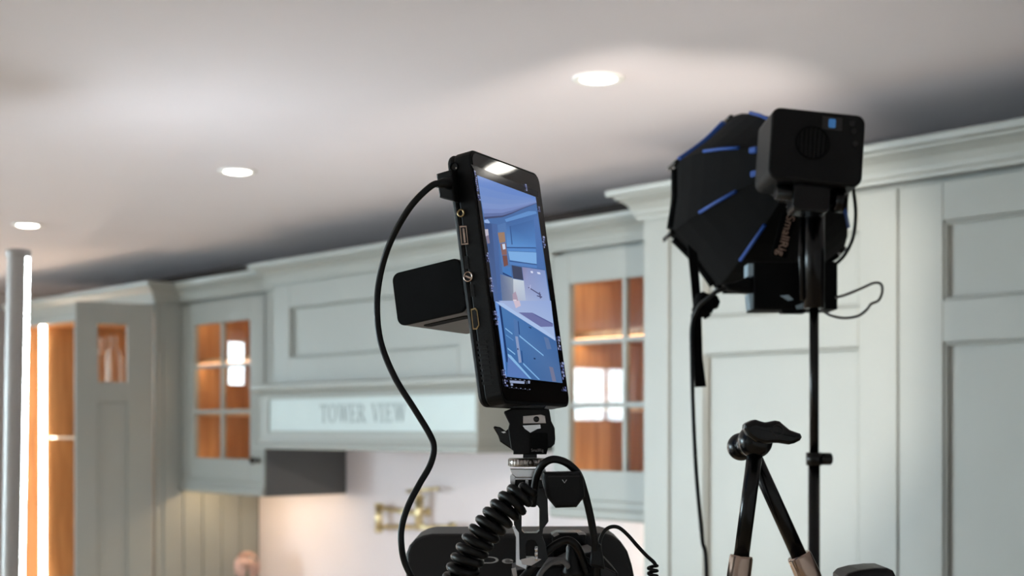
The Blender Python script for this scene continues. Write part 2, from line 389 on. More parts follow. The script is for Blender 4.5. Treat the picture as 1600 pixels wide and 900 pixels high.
# glazed wall cabinets
ZU0, ZRAIL = Zr(-.247), Zr(-.197)
ZROW = [Zr(-.115), Zr(.060), Zr(.232), Zr(.392)]
def glazed(x0, x1, gx0, gx1, label, corn, knob_x, filler=None):
    e = thing('glazed_cabinet', ((x0 + x1) / 2, (YU + BACK) / 2, ZU0), label, 'cabinet', 'glazed wall cabinets')
    t = .018; yb = YU + .024; B1 = BACK - .001
    g = G()
    g.box((x0, yb, ZRAIL), (x0 + t, B1, CB + .005)).box((x1 - t, yb, ZRAIL), (x1, B1, CB + .005))
    g.box((x0, yb, ZRAIL), (x1, B1, ZRAIL + t)).box((x0, yb, CB - t), (x1, B1, CB + .005)).box((x0, B1 - .006, ZRAIL), (x1, B1, CB))
    g.obj('carcass', PAINT, e)
    l = G(); q = .003
    l.box((x0 + t, B1 - .010, ZRAIL + t), (x1 - t, B1 - .0062, CB - t)).box((x0 + t, yb, ZRAIL + t), (x0 + t + q, B1 - .01, CB - t)).box((x1 - t - q, yb, ZRAIL + t), (x1 - t, B1 - .01, CB - t))
    l.box((x0 + t, yb, ZRAIL + t), (x1 - t, B1 - .01, ZRAIL + t + q)).box((x0 + t, yb, CB - t - q), (x1 - t, B1 - .01, CB - t))
    l.obj('oak_lining', OAK, e)
    for zz in (Zr(.245), Zr(.045)):
        G().box((x0 + t + q, yb + .02, zz), (x1 - t - q, B1 - .012, zz + .018), .001, 1).obj('shelf', OAK, e)
    G().box((x0 + .03, YU + .06, CB - t - q - .008), (x1 - .03, YU + .075, CB - t - q - .001)).obj('light_strip', STRIPI, e)
    G().box((x0 + .03, YU + .06, Zr(.245) - .008), (x1 - .03, YU + .075, Zr(.245) - .001)).obj('light_strip', STRIPI, e)
    G().box((x0 + .04, YU + .030, ZRAIL + t + q + .001), (x1 - .04, YU + .045, ZRAIL + t + q + .008)).obj('light_strip', STRIPI, e)  # hidden strip added to brighten the bottom row of panes
    # moulded rail hiding the lights beneath
    G().sweep([(x0, B1), (x0, YU - .004), (x1, YU - .004), (x1, B1)][1:3] if filler is None else [(x0, YU - .004), (x1, YU - .004)],
              [(-.02, ZU0), (.0, ZU0), (.006, ZU0 + .006), (.006, ZU0 + .024), (.0, ZU0 + .032), (-.002, ZRAIL), (-.02, ZRAIL)]).obj('light_rail', PAINT, e)
    G().box((x1 - .02, YU + .02, ZU0), (x1, B1, ZRAIL)).obj('side_skirt', PAINT, e)
    G().box((x0 + .06, YU + .07, ZRAIL - .022), (x1 - .06, YU + .095, ZRAIL - .014)).obj('under_light', STRIPW, e)
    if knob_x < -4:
        G().box((x1, YU + .002, ZU0), (x1 + .003, B1 - .001, CB)).obj('end_panel', mat('dark_grey_panel', (92, 92, 92), 0.6), e)  # right-hand side in a darker grey than the cabinet paint
    # door with muntins and six panes
    dz0, dz1 = ZRAIL + .001, Zr(.474); dx0, dx1 = x0 + .003, x1 - .003
    g = G(); T = .022
    g.box((dx0, YU, dz0), (gx0, YU + T, dz1), .0015, 1).box((gx1, YU, dz0), (dx1, YU + T, dz1), .0015, 1)
    g.box((gx0, YU, dz0), (gx1, YU + T, ZROW[0]), .0015, 1).box((gx0, YU, ZROW[3]), (gx1, YU + T, dz1), .0015, 1)
    d = g.obj('door', PAINT, e)
    gm = (gx0 + gx1) / 2; m = .0075
    G().box((gm - m, YU + .002, ZROW[0]), (gm + m, YU + T - .004, ZROW[3]), .002, 1).obj('glazing_bar', PAINT, d)
    for zz in ZROW[1:3]:
        G().box((gx0, YU + .003, zz - m), (gx1, YU + T - .005, zz + m), .002, 1).obj('glazing_bar', PAINT, d)
    for a, b in ((gx0, gm), (gm, gx1)):
        for k in range(3):
            G().box((a, YU + .010, ZROW[k]), (b, YU + .013, ZROW[k + 1])).obj('pane', GLASS, d)
    knob(d, Vector((knob_x, YU, Zr(-.118))))
    if filler:
        G().box((filler[0], YU + .002, Zr(-.05)), (filler[1], B1, CB + .005)).obj('filler_panel', PAINT, e)
    cornice(corn, e)
    return e
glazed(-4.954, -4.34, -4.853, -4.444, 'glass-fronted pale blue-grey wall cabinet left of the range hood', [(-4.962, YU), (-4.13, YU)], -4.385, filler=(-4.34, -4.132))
glazed(-2.845, -2.264, -2.776, -2.366, 'glass-fronted pale grey wall cabinet between the monitor and the tall cabinets', [(-3.04, YU), (-2.263, YU)], -2.31, filler=(-3.038, -2.845))

# range hood with sign
hx0, hx1 = -4.13, -3.04; mx0, mx1 = -4.152, -3.005; ym = 2.535
hd = thing('range_hood', ((hx0 + hx1) / 2, 2.75, Zr(-.075)), 'painted wooden range hood mantel with recessed panel and lettered board', 'range hood')
G().box((hx0, YH + .024, Zr(.13)), (hx1, BACK - .001, CB + .005)).obj('chimney_box', PAINT, hd)
shaker_door(hd, hx0, hx1, Zr(.135), CB, YH, [(hx0 + .098, hx1 - .098, Zr(.232), Zr(.402))], name='front_frame')
cornice([(hx0, YU), (hx0, YH), (hx1, YH), (hx1, YU)], hd)
G().sweep([(mx0, BACK - .002), (mx0, ym), (mx1, ym), (mx1, BACK - .002)],
          [(-.03, Zr(.108)), (.004, Zr(.108)), (.008, Zr(.116)), (.022, Zr(.122)), (.026, Zr(.130)), (.026, Zr(.140)), (.020, Zr(.145)), (-.03, Zr(.145))]).obj('ledge', PAINT, hd)
g = G(); Z0, Z1 = Zr(-.072), Zr(.108)
g.box((mx0, ym + .012, Z0), (mx0 + .02, BACK - .002, Z1)).box((mx1 - .02, ym + .012, Z0), (mx1, BACK - .002, Z1)).box((mx0 + .001, ym + .0125, Z0 + .001), (mx1 - .001, ym + .03, Z1 - .001))
g.box((mx0 + .001, ym + .03, Zr(.05)), (mx1 - .001, BACK - .003, Zr(.06)))
g.obj('mantel_box', PAINT, hd)
g = G(); sx0, sx1, sz0, sz1 = mx0 + .052, mx1 - .012, Zr(-.012), Zr(.094)
for lo, hi in (((mx0, ym, Z0 + .02), (sx0, ym + .014, Z1)), ((sx1, ym, Z0 + .02), (mx1, ym + .014, Z1)), ((sx0, ym, sz1), (sx1, ym + .014, Z1)), ((sx0, ym, Z0 + .02), (sx1, ym + .014, sz0))):
    g.box(lo, hi, .003, 2)
g.obj('sign_frame', PAINT, hd)
G().sweep([(mx0, BACK - .01), (mx0, ym), (mx1, ym), (mx1, BACK - .01)], [(-.02, Z0), (.008, Z0), (.012, Z0 + .006), (.012, Z0 + .014), (.004, Z0 + .024), (-.001, Z0 + .044), (-.02, Z0 + .044)]).obj('lower_moulding', PAINT, hd)
sb = G().box((sx0, ym + .006, sz0), (sx1, ym + .0125, sz1)).obj('sign_board', mat('sign_paint', (182, 196, 196), 0.4, noise=0.02, nscale=8), hd)
# serif capitals TOWER VIEW
def serif(ch):
    """list of polygons on a 1-high cell, plus advance"""
    tk, tn, sf = .15, .06, .05
    def R(a, b, c, d): return [(a, b), (c, b), (c, d), (a, d)]
    if ch == 'T': return [R(.32, 0, .43, 1), R(.20, 0, .55, sf), R(.0, .94, .75, 1), R(0, .78, .05, .95), R(.70, .78, .75, .95)], .80
    if ch == 'I': return [R(.12, 0, .23, 1), R(0, 0, .35, sf), R(0, 1 - sf, .35, 1)], .42
    if ch == 'E': return [R(.12, 0, .23, 1), R(0, 0, .65, sf), R(0, 1 - sf, .62, 1), R(.25, .48, .5, .54), R(.6, 0, .65, .25), R(.57, .78, .62, 1), R(.46, .4, .5, .62)], .74
    if ch == 'V': return [[(.07, 1), (.19, 1), (.45, .10), (.40, 0)], [(.40, 0), (.46, .0), (.76, 1), (.70, 1)], R(-.03, 1 - sf, .31, 1), R(.58, 1 - sf, .86, 1)], .82
    if ch == 'W': return [[(.07, 1), (.19, 1), (.41, .10), (.36, 0)], [(.36, 0), (.42, 0), (.62, .95), (.56, .95)], [(.52, 1), (.64, 1), (.85, .10), (.80, 0)], [(.80, 0), (.86, 0), (1.10, 1), (1.04, 1)],
                           R(-.03, 1 - sf, .31, 1), R(.42, 1 - sf, .72, 1), R(.94, 1 - sf, 1.2, 1)], 1.18
    if ch in 'OR':
        P = []
        if ch == 'O':
            n = 20
            for k in range(n):
                q = []
                for kk, f in ((k, 0), (k + 1, 0), (k + 1, 1), (k, 1)):
                    a = 2 * math.pi * kk / n; rx, ry = (.42, .52) if f == 0 else (.30, .47)
                    q.append((.45 + rx * math.cos(a), .5 + ry * math.sin(a)))
                P.append(q)
            return P, .96
        P = [R(.12, 0, .23, 1), R(0, 0, .35, sf), R(0, 1 - sf, .3, 1), [(.34, .48), (.48, .5), (.80, 0), (.62, 0)], R(.62, 0, .86, sf)]
        for k in range(8):
            q = []
            for kk, f in ((k, 0), (k + 1, 0), (k + 1, 1), (k, 1)):
                a = -math.pi / 2 + math.pi * kk / 8; rx, ry = (.40, .27) if f == 0 else (.29, .22)
                q.append((.25 + rx * math.cos(a), .73 + ry * math.sin(a)))
            P.append(q)
        return P, .84
    return [], .42
g = G(); adv = 0; items = []
for ch in 'TOWER VIEW':
    P, a = serif(ch); items.append((P, adv)); adv += a + .06
lx0 = atY(498, 645, ym).x; lx1 = atY(633, 645, ym).x; lz0 = atY(560, 660, ym).z; lh = atY(560, 631, ym).z - lz0
kx = (lx1 - lx0) / adv
for P, a in items:
    if not P: continue
    g = G()
    for q in P: g.prism([((a + p[0]) * kx, p[1] * lh) for p in q], Vector((lx0, ym + .0062, lz0)), Vector((1, 0, 0)), Vector((0, 0, 1)), Vector((0, -1, 0)), 0, .0016)
    g.obj('letter', SIGNM, sb)

# open larder cupboard on the left
L0, L1 = -6.32, -4.962
ld = thing('larder_cupboard', ((L0 + L1) / 2, 2.8, 0), 'tall open larder cupboard with lit oak interior and half-open grey door', 'cupboard')
t = .020; B1 = BACK - .001
g = G().box((L0, YL + .002, 0), (L0 + t, B1, CB + .005)).box((L1 - t, YL + .002, 0), (L1, B1, CB + .005)).box((L0 + .001, YL + .01, Zr(.46)), (L1 - .001, B1 - .001, CB + .004)).box((L0 + .001, YL + .01, .08), (L1 - .001, B1 - .001, .1)).box((L0 + .001, B1 - .008, .1), (L1 - .001, B1 - .0005, CB))
g.box((L0 + .001, YL, Zr(.452)), (L1 - .001, YL + .03, CB + .003))
g.obj('carcass', PAINT, ld)
# tongue-and-groove boards on the side that faces the worktop
nb = 5; y0 = YL + .03
for k in range(nb):
    a = y0 + (B1 - y0) * k / nb; b = y0 + (B1 - y0) * (k + 1) / nb
    G().box((L1 + .0005, a + .002, .93), (L1 + .007, b - .002, CB - .002), .002, 1).obj('board', PAINT, ld)
g = G(); q = .004
g.box((L0 + t, B1 - .013, .1), (L1 - t, B1 - .0085, Zr(.46))).box((L0 + t, YL + .032, .1), (L0 + t + q, B1 - .013, Zr(.46))).box((L1 - t - q, YL + .032, .1), (L1 - t, B1 - .013, Zr(.46))).box((L0 + t, YL + .032, Zr(.46) - q), (L1 - t, B1 - .013, Zr(.46)))
g.obj('oak_lining', OAK, ld)
XP = -6.06
G().box((XP - .018, YL + .035, .1), (XP, B1 - .014, Zr(.45)), .001, 1).obj('partition', OAK, ld)
G().box((XP - .024, YL + .020, .14), (XP + .006, YL + .034, Zr(.452)), .001, 1).obj('light_strip', STRIPC, ld)
SHZ = [Zr(-.05), Zr(-.68), Zr(.165)]
G().box((L1 - t - q - .014, YL + .036, .14), (L1 - t - q - .004, YL + .046, Zr(.44))).obj('light_strip', STRIPI, ld)  # hidden strip added to brighten the interior behind the door pane
for zz in SHZ:
    G().box((XP + .001 if zz != SHZ[2] else L1 - .46, YL + .05, zz), (L1 - t - q - .001, B1 - .016, zz + .010), .001, 1).obj('shelf', SHELFM, ld)
cornice([(L0, YL), (L1, YL), (L1, YU - .001)], ld)
# half-open door leaf
hinge = Vector((L1 - .022, YL - .004, 0)); free = C(116, 600, 5.29)
dv = Vector((free.x - hinge.x, free.y - hinge.y, 0)); DW = dv.length; dv.normalize(); dn = Vector((dv.y, -dv.x, 0))
if dn.dot(CF) > 0: dn = -dn
def hd_pt(px, py):
    p = hit(px, py, hinge, dn); return (p - hinge).dot(dv), p.z
a1 = hd_pt(151, 552)[0]; a0 = hd_pt(197, 552)[0]; gz1 = hd_pt(174, 507)[1]; gz0 = hd_pt(174, 597)[1]; pz = hd_pt(174, 629)[1]
dz0, dz1 = .115, Zr(.474); O = hinge.copy(); O.z = 0
def leaf(g, x0, x1, z0, z1, n0, n1, bev=.0015): return g.prism([(x0, z0), (x1, z0), (x1, z1), (x0, z1)], O, dv, CU, dn, n0, n1, bev, 1)
g = G(); leaf(g, 0, a0, dz0, dz1, 0, .022); leaf(g, a1, DW, dz0, dz1, 0, .022)
for za, zb in ((dz0, .22), (pz, gz0), (gz1, dz1)): leaf(g, a0, a1, za, zb, 0, .022)
dr = g.obj('door', PAINT, ld)
leaf(G(), a0 - .004, a1 + .004, .216, pz + .004, .004, .012, 0).obj('panel', PAINT, dr)
leaf(G(), a0, a1, gz0, gz1, .009, .012, 0).obj('pane', GLASS, dr)
knob(dr, O + dv * (DW - .03) + dn * .022 + CU * 1.05, dn)
# glassware inside
def wine_glass(p, label, s=1.0):
    G().lathe([(.032 * s, 0), (.032 * s, .003), (.006 * s, .008), (.004 * s, .02), (.004 * s, .085 * s), (.018 * s, .10 * s), (.038 * s, .14 * s), (.040 * s, .17 * s), (.033 * s, .22 * s),
               (.031 * s, .22 * s), (.038 * s, .17 * s), (.036 * s, .14 * s), (.016 * s, .104 * s), (0, .098 * s)], p, Vector((0, 0, 1)), 24).obj('wine_glass', WARE, label=label, cat='glass', group='wine glasses in the larder')
def shelf_at(px, py_top, Y, zz): p = atY(px, 600, Y); return Vector((p.x, p.y, zz))
wine_glass(shelf_at(96, 0, 2.72, SHZ[1] + .011), 'wine glass on the lower larder shelf, nearest the light strip')
wine_glass(shelf_at(108, 0, 2.80, SHZ[1] + .011), 'wine glass on the lower larder shelf, nearest the half-open door')
def bottle(p, label):
    G().lathe([(.034, 0), (.036, .004), (.036, .12), (.030, .145), (.013, .17), (.012, .20), (.016, .205), (.016, .215), (0, .216)], p, Vector((0, 0, 1)), 24).obj('glass_bottle', WARE, label=label, cat='bottle', group='glass bottles in the larder')
bottle(shelf_at(161, 0, 2.74, SHZ[2] + .011), 'clear glass bottle seen through the larder door pane, on the left')
bottle(shelf_at(178, 0, 2.74, SHZ[2] + .011), 'clear glass bottle seen through the larder door pane, on the right')

# worktop and base units under it
G().box((L1 + .008, 2.40, .88), (-2.264, BACK - .001, .92), .003, 2).obj('worktop', STONE, label='pale stone worktop along the back wall under the range hood', cat='worktop')
for k in range(3):
    x0 = L1 + .01 + k * .897; x1 = x0 + .895
    e = thing('base_cabinet', ((x0 + x1) / 2, 2.7, 0), ('base cabinet with drawers beside the larder', 'base cabinet with drawers below the range hood', 'base cabinet with drawers beside the tall cabinets')[k], 'cabinet', 'base cabinets under the worktop')
    G().box((x0, 2.45, .10), (x1, BACK - .002, .879)).obj('carcass', PAINT, e); G().box((x0, 2.50, 0), (x1, BACK - .002, .10)).obj('plinth', PAINT, e)
    for za, zb in ((.115, .40), (.405, .68), (.685, .872)):
        d = shaker_door(e, x0 + .003, x1 - .003, za, zb, 2.427, [(x0 + .07, x1 - .07, za + .05, zb - .05)], name='drawer_front')
        knob(d, Vector(((x0 + x1) / 2, 2.427 + .011, (za + zb) / 2)))

G().box((L1 + .009, BACK - .0009, .9205), (-2.266, BACK - .0001, Zr(.06)), 0).obj('splashback', SPLASH, label='smooth pinkish white splashback between worktop and range hood', cat='splashback')
# flowers by the larder
fp = atY(386, 880, 2.84)
fl = thing('flower_vase', (fp.x, fp.y, .921), 'small vase of pink flowers on the worktop beside the larder', 'flowers')
G().lathe([(.035, 0), (.045, .01), (.050, .06), (.040, .11), (.032, .13), (.028, .13), (.036, .11), (0, .02)], Vector((fp.x, fp.y, .921)), Vector((0, 0, 1)), 28).obj('vase', CERAM, fl)
g = G(); top = fp.z + .048
for k in range(90):
    a = random.uniform(0, 2 * math.pi); el = math.asin(random.uniform(-.7, 1)); rr = .046
    c = Vector((fp.x + rr * math.cos(a) * math.cos(el), fp.y + rr * math.sin(a) * math.cos(el), top - .062 + 1.25 * rr * math.sin(el)))
    n = (c - Vector((fp.x, fp.y, top - .06))).normalized(); x = n.cross(Vector((.3, .2, 1))).normalized(); y = n.cross(x)
    for m_ in range(4):
        b = m_ * math.pi / 2 + random.random(); u = x * math.cos(b) + y * math.sin(b); v2 = n.cross(u)
        g.prism([(0, -.002), (.006, -.007), (.013, -.004), (.014, .003), (.007, .007), (0, .002)], c, u, v2, n, 0, .0012)
g.obj('blossom', PETAL, fl)
G().tube([Vector((fp.x, fp.y, .94)), Vector((fp.x, fp.y, top - .06))], .004, 6).obj('stem', LEAFM, fl)

# pot filler tap
YP = 2.98
pf = thing('pot_filler_tap', atY(654, 830, BACK), 'folding brass pot filler tap on the splashback below the hood', 'tap')
def P(px, py, Y=YP): return atY(px, py, Y)
g = G().tube([P(655, 775), P(655, 828)], .015, 16).lathe([(.018, -.004), (.018, .004)], P(655, 776), CU).obj('riser', BRASS, pf)
w0 = P(655, 800); G().tube([w0, Vector((w0.x, BACK - .001, w0.z))], .008, 14).lathe([(.016, 0), (.016, .004), (.010, .008)], Vector((w0.x, BACK - .001, w0.z)), Vector((0, -1, 0))).obj('wall_flange', BRASS, pf)
G().tube([P(655, 803), P(597, 794)], .0085, 14).obj('upper_arm', BRASS, pf)
G().tube([P(592, 788), P(592, 832)], .013, 16).lathe([(.016, 0), (.016, .008)], P(592, 790), CU).lathe([(.016, 0), (.016, .010)], P(592, 830), CU).obj('elbow', BRASS, pf)
G().tube([P(597, 823), P(702, 824)], .0085, 14).obj('lower_arm', BRASS, pf)
G().tube([P(707, 816), P(707, 834)], .013, 16).tube([P(707, 828), P(707, 855)], .008, 12).obj('spout', BRASS, pf)
G().tube([P(655, 776), P(655, 765)], .006, 12).tube([P(636, 768), P(684, 763)], .006, 12).obj('lever_handle', BRASS, pf)

# ------------------------------------------------------------------ stands
def legs(parent, c, zh, spread, r, m=BLKS, n=3, ph=.4):
    for k in range(n):
        a = ph + k * 2 * math.pi / n
        G().tube([Vector((c.x, c.y, zh)), Vector((c.x + spread * math.cos(a), c.y + spread * math.sin(a), r))], r, 10).obj('leg', m, parent)

# ------------------------------------------------------------------ video lamp, softbox and its stand
LB = C(1277, 229, 1.65); LR = C(1187, 322, 1.93)
la = (LR - LB).normalized(); lr0 = la.cross(CU).normalized(); lu0 = lr0.cross(la)
ro = math.radians(5.0); lr_ = lr0 * math.cos(ro) - lu0 * math.sin(ro); lu_ = lu0 * math.cos(ro) + lr0 * math.sin(ro)
def LP(x, y, z): return LB + lr_ * x + lu_ * y + la * z
lamp = thing('video_lamp', LP(0, -.045, .03), 'square black video lamp body with fan grille, behind the softbox', 'lamp')
G().prism(rrect(-.056, -.043, .056, .043, .011, 6), LB, lr_, lu_, la, 0, .070, .003, 3).obj('housing', BLK, lamp)
gr = G().lathe([(.0205, 0), (.0205, .0012), (.0185, .0016), (.0185, .0003)], LP(-.006, .004, 0), -la, 32, closed=True).obj('fan_grille', BLKM, lamp)
g = G()
for k in range(7):
    xx = -.0155 + k * .0052; hh = math.sqrt(max(.0183 ** 2 - xx * xx, 1e-6))
    g.prism([(xx - .0007, -hh), (xx + .0007, -hh), (xx + .0007, hh), (xx - .0007, hh)], LP(-.006, .004, 0), lr_, lu_, -la, 0, .001)
g.obj('grille_bars', BLKM, gr)
def on_back(px, py): p = hit(px, py, LB, la) - LB; return p.dot(lr_), p.dot(lu_)
bx, by = on_back(1300, 193)
sc_ = G().prism([(-.012, -.008), (.012, -.008), (.012, .008), (-.012, .008)], LP(bx, by, 0), lr_, lu_, -la, 0, .0006).obj('display', SCRG, lamp)
G().prism(rrect(-.0042, -.0054, .0042, .0054, .002), LP(bx, by, 0), lr_, lu_, -la, .0006, .0009).obj('display_icon', ICON, sc_)
for (x_, y_) in ((1332, 193), (1334, 205), (1336, 225)):
    kx_, ky_ = on_back(x_, y_); G().lathe([(.003, 0), (.003, .0015), (.002, .002)], LP(kx_, ky_, 0), -la, 14).obj('button', DGREY, lamp)
G().lathe([(.046, .066), (.048, .072), (.048, .090), (.044, .096), (.040, .096), (.040, .068)], LB, la, 40, closed=True).obj('mount_ring', DGREY, lamp)
G().lathe([(.020, 0), (.020, .004), (.0, .005)], LB + la * .0705, la, 24).obj('led_chip', mat('led_chip', (240, 230, 180), .4, emit=(1, .98, .95), es=20.0), lamp)
# yoke under the lamp
G().prism(rrect(-.022, -.075, .022, -.040, .006), LP(0, 0, .010), lr_, lu_, la, 0, .030, .002).tube([LP(-.040, -.052, .025), LP(.040, -.052, .025)], .009, 14).lathe([(.014, 0), (.014, .012)], LP(.030, -.055, .025), lr_, 18).obj('yoke', BLKS, lamp)
li = bpy.data.lights.new('video_lamp_light', 'AREA'); li.shape = 'DISK'; li.size = .045; li.energy = P_SOFTBOX; li.color = (1.0, 0.89, 0.77)
lo = bpy.data.objects.new('lamp_beam', li); COL.objects.link(lo); lo.parent = lamp
lo.matrix_world = Matrix.Translation(LP(0, 0, .079) - WLOC[lamp.name]) @ Matrix((lr_, lu_, -la)).transposed().to_4x4()

RS, ZS0, ZS1 = .129, .088, .296
def ring(rad, z, sag=0.0):
    o = []
    for k in range(8):
        a = math.radians(22.5 + 45 * k); b = math.radians(45 + 45 * k)
        o.append(LP(rad * math.cos(a), rad * math.sin(a), z))
        rm = rad * math.cos(math.radians(22.5)) * (1 - sag); o.append(LP(rm * math.cos(b), rm * math.sin(b), z))
    return o
def shell(rings, flip=False):
    g = G(); b = g.bm; V = [[b.verts.new(p) for p in r] for r in rings]; n = len(V[0])
    for i in range(len(V) - 1):
        for k in range(n): b.faces.new((V[i][k], V[i][(k + 1) % n], V[i + 1][(k + 1) % n], V[i + 1][k]))
    return g
def srad(f): return .050 + (RS - .050) * (1 - (1 - f) ** 1.75)
sx = thing('softbox', LP(0, -RS, .28), 'black octagonal softbox with blue edging, on the video lamp', 'softbox')
fr = [i / 6 for i in range(7)]
outer = [ring(srad(f), ZS0 + (ZS1 - ZS0) * f, .03 * f) for f in fr]
inner = [ring(srad(f) - .004, ZS0 + (ZS1 - ZS0) * f, .03 * f) for f in fr]
shell(outer + [inner[-1]]).obj('fabric_shell', FAB, sx)
shell(inner).obj('silver_lining', SILVER, sx)
for k in range(8):
    a = math.radians(22.5 + 45 * k)
    pts = [LP((srad(f) + .0015) * math.cos(a), (srad(f) + .0015) * math.sin(a), ZS0 + (ZS1 - ZS0) * f) for f in fr]
    G().tube(pts[1:4], .0022, 8).obj('rib_piping', BLUEF, sx)
    d = (pts[-1] - pts[-2]).normalized()
    rod = G().tube([pts[-1] - d * .022, pts[-1] + d * .020], .0032, 8).obj('rod_pocket', BLKS, sx)
    G().tube([pts[-1] + d * .020, pts[-1] + d * .026], .0027, 8).obj('rod_tip', STEEL, rod)
    b = math.radians(22.5 + 45 * (k + 1))
    q0 = LP(RS * math.cos(a), RS * math.sin(a), ZS1 - .006); q1 = LP(RS * math.cos(b), RS * math.sin(b), ZS1 - .006)
    qm = (q0 + q1) / 2; qm = qm + (LP(0, 0, ZS1 - .006) - qm) * .03; G().tube(bez([q0 + (qm - q0) * .16, qm, q1 + (qm - q1) * .16], 6), .0062, 10).obj('edge_piping', BLUEF if k in (0, 1, 2, 7) else FAB, sx)
for (px_, py_) in ((1180, 235), (1182, 272), (1222, 312)):
    p = C(px_, py_, 1.745); G().box(p - Vector((.006, .006, .004)), p + Vector((.006, .006, .004)), .002, 2).obj('toggle', BLUEF, sx)
# hanging fabric tag with lettering
tg = G().plate([(1222, 333), (1245, 337), (1229, 404), (1205, 399)], 1.742, .002).obj('fabric_tag', FAB, sx)
td = (C(1218, 400, 1.74) - C(1235, 336, 1.74)).normalized(); tx = CR - td * CR.dot(td); tx.normalize()
G().text('SmallRig', C(1226, 368, 1.7415), td, tx, .0135, .0003, width=.051).obj('tag_lettering', PRINTB, tg)
G().tube(bez([C(1205, 300, 1.74), C(1222, 308, 1.735), C(1232, 325, 1.738), C(1233, 336, 1.741)], 6), .0018, 8).obj('tag_cord', CABG, sx)

SD = 1.715
st = thing('light_stand', Vector((C(1272, 600, SD).x, C(1272, 600, SD).y, 0)), 'thin black light stand carrying the softbox lamp', 'light stand')
sp = lambda py, d=SD: C(1272, py, d)
bot = sp(900); G().tube([sp(717), Vector((bot.x, bot.y, .32))], .0071, 16).obj('lower_tube', BLKS, st)
G().tube([sp(470), sp(719)], .0057, 16).obj('upper_tube', BLKS, st)
G().tube([sp(300), sp(318)], .020, 18).tube([sp(312), sp(482)], .0130, 18).obj('receiver_post', BLKS, st)
G().tube([sp(340) + CR * -.014, sp(400) + CR * -.016, sp(470) + CR * -.014], .0035, 8).obj('post_lever', BLKS, st)
col = G().tube([sp(707), sp(727)], .0098, 18).obj('collar', BLKS, st)
G().lathe([(.007, 0), (.0075, .004), (.0075, .012), (.005, .014)], sp(717) + CR * .008, CR, 16).obj('knob', BLKS, col)
G().tube([Vector((bot.x, bot.y, .32)), Vector((bot.x, bot.y, .38))], .02, 16).obj('leg_hub', BLKS, st)
legs(st, bot, .35, .42, .008)

ad = thing('power_adapter', C(1240, 484, 1.735), 'black power adapter box strapped to the light stand below the softbox', 'power adapter')
G().plate([(1178, 409), (1309, 409), (1309, 483), (1178, 484)], 1.735, .055, .002).obj('case', BLKM, ad)
for pl in ([(1169, 412), (1179, 412), (1179, 431), (1169, 431)], [(1170, 459), (1179, 458), (1179, 482), (1172, 483)]):
    G().plate(pl, 1.738, .03).obj('tape_strip', TAPE, ad)
G().plate([(1219, 462), (1232, 461), (1240, 468), (1232, 470)], 1.7335, .001).obj('tape_strip', TAPE, ad)
G().plate([(1243, 478), (1258, 472), (1265, 474), (1262, 481), (1245, 483)], 1.7335, .001).obj('tape_strip', TAPE, ad)
G().plate([(1221, 484), (1262, 484), (1258, 489), (1223, 489)], 1.738, .02).obj('strap_clip', BLKM, ad)
G().plate([(1258, 479), (1271, 478), (1271, 486), (1260, 486)], 1.7338, .001).obj('clip_plate', CHROME, ad)

pc = thing('mains_cable', Vector(C(1104, 940, 1.80)), 'black mains cable with plug hanging from the adapter down past the cabinet', 'cable')
low = C(1104, 910, 1.78)
G().tube(bez([C(1136, 450, 1.75), C(1120, 456, 1.75), C(1103, 468, 1.76), C(1090, 482, 1.77), C(1081, 510, 1.78), C(1081, 560, 1.78), C(1083, 640, 1.78), C(1088, 740, 1.78), C(1097, 840, 1.78), low, low - CU * .3, Vector((low.x + .05, low.y, .3)), Vector((low.x + .2, low.y + .1, .006)), Vector((low.x + .5, low.y + .2, .006))], 8), .0026, 10).obj('cord', RUB, pc)
G().plate([(1131, 444), (1150, 440), (1168, 432), (1176, 434), (1176, 456), (1160, 457), (1140, 453)], 1.738, .024, .004).obj('plug', BLKM, pc)
sv = thing('hook_and_loop_strap', C(1090, 605, 1.79), 'black fabric strap knotted at the softbox rim, hanging beside the stand', 'strap')
G().plate([(1074, 380), (1090, 395), (1092, 425), (1095, 462), (1100, 474), (1084, 486), (1080, 440)], 1.79, .006, .001).obj('upper_strap', FAB, sv)
kn = G()
for (x_, y_, r_) in ((1098, 470, .012), (1112, 472, .011), (1094, 484, .011), (1104, 480, .010)):
    kn.lathe([(0, -r_), (r_ * .7, -r_ * .7), (r_, 0), (r_ * .7, r_ * .7), (0, r_)], C(x_, y_, 1.785), CR + CU, 14)
kn.tube([C(1098, 484, 1.785), C(1106, 496, 1.785)], .005, 10)
kn.obj('knot', FAB, sv)
G().plate([(1080, 492), (1085, 482), (1096, 486), (1097, 520), (1098, 560), (1104, 604), (1086, 605), (1084, 560), (1079, 520)], 1.784, .004, .001).obj('loose_end', FAB, sv)
G().tube(bez([C(1331, 284, 1.70), C(1334, 300, 1.71), C(1337, 335, 1.72), C(1333, 370, 1.73), C(1322, 395, 1.74), C(1311, 408, 1.745), C(1300, 416, 1.745)], 8), .0022, 10).obj('lamp_lead', RUB, label='short black lead from the lamp body to the adapter box', cat='cable')
g = G().tube(bez([C(1305, 465, 1.733), C(1320, 461, 1.733), C(1345, 451, 1.733), C(1366, 442, 1.735), C(1377, 445, 1.735), C(1378, 458, 1.735), C(1372, 470, 1.735), C(1361, 475, 1.735), C(1354, 484, 1.735), C(1340, 494, 1.733), C(1318, 497, 1.731), C(1296, 492, 1.730), C(1281, 482, 1.731)], 7), .0017, 9)
g.obj('grey_lead', CABG, label='thin grey lead looping out to the right of the adapter box', cat='cable')

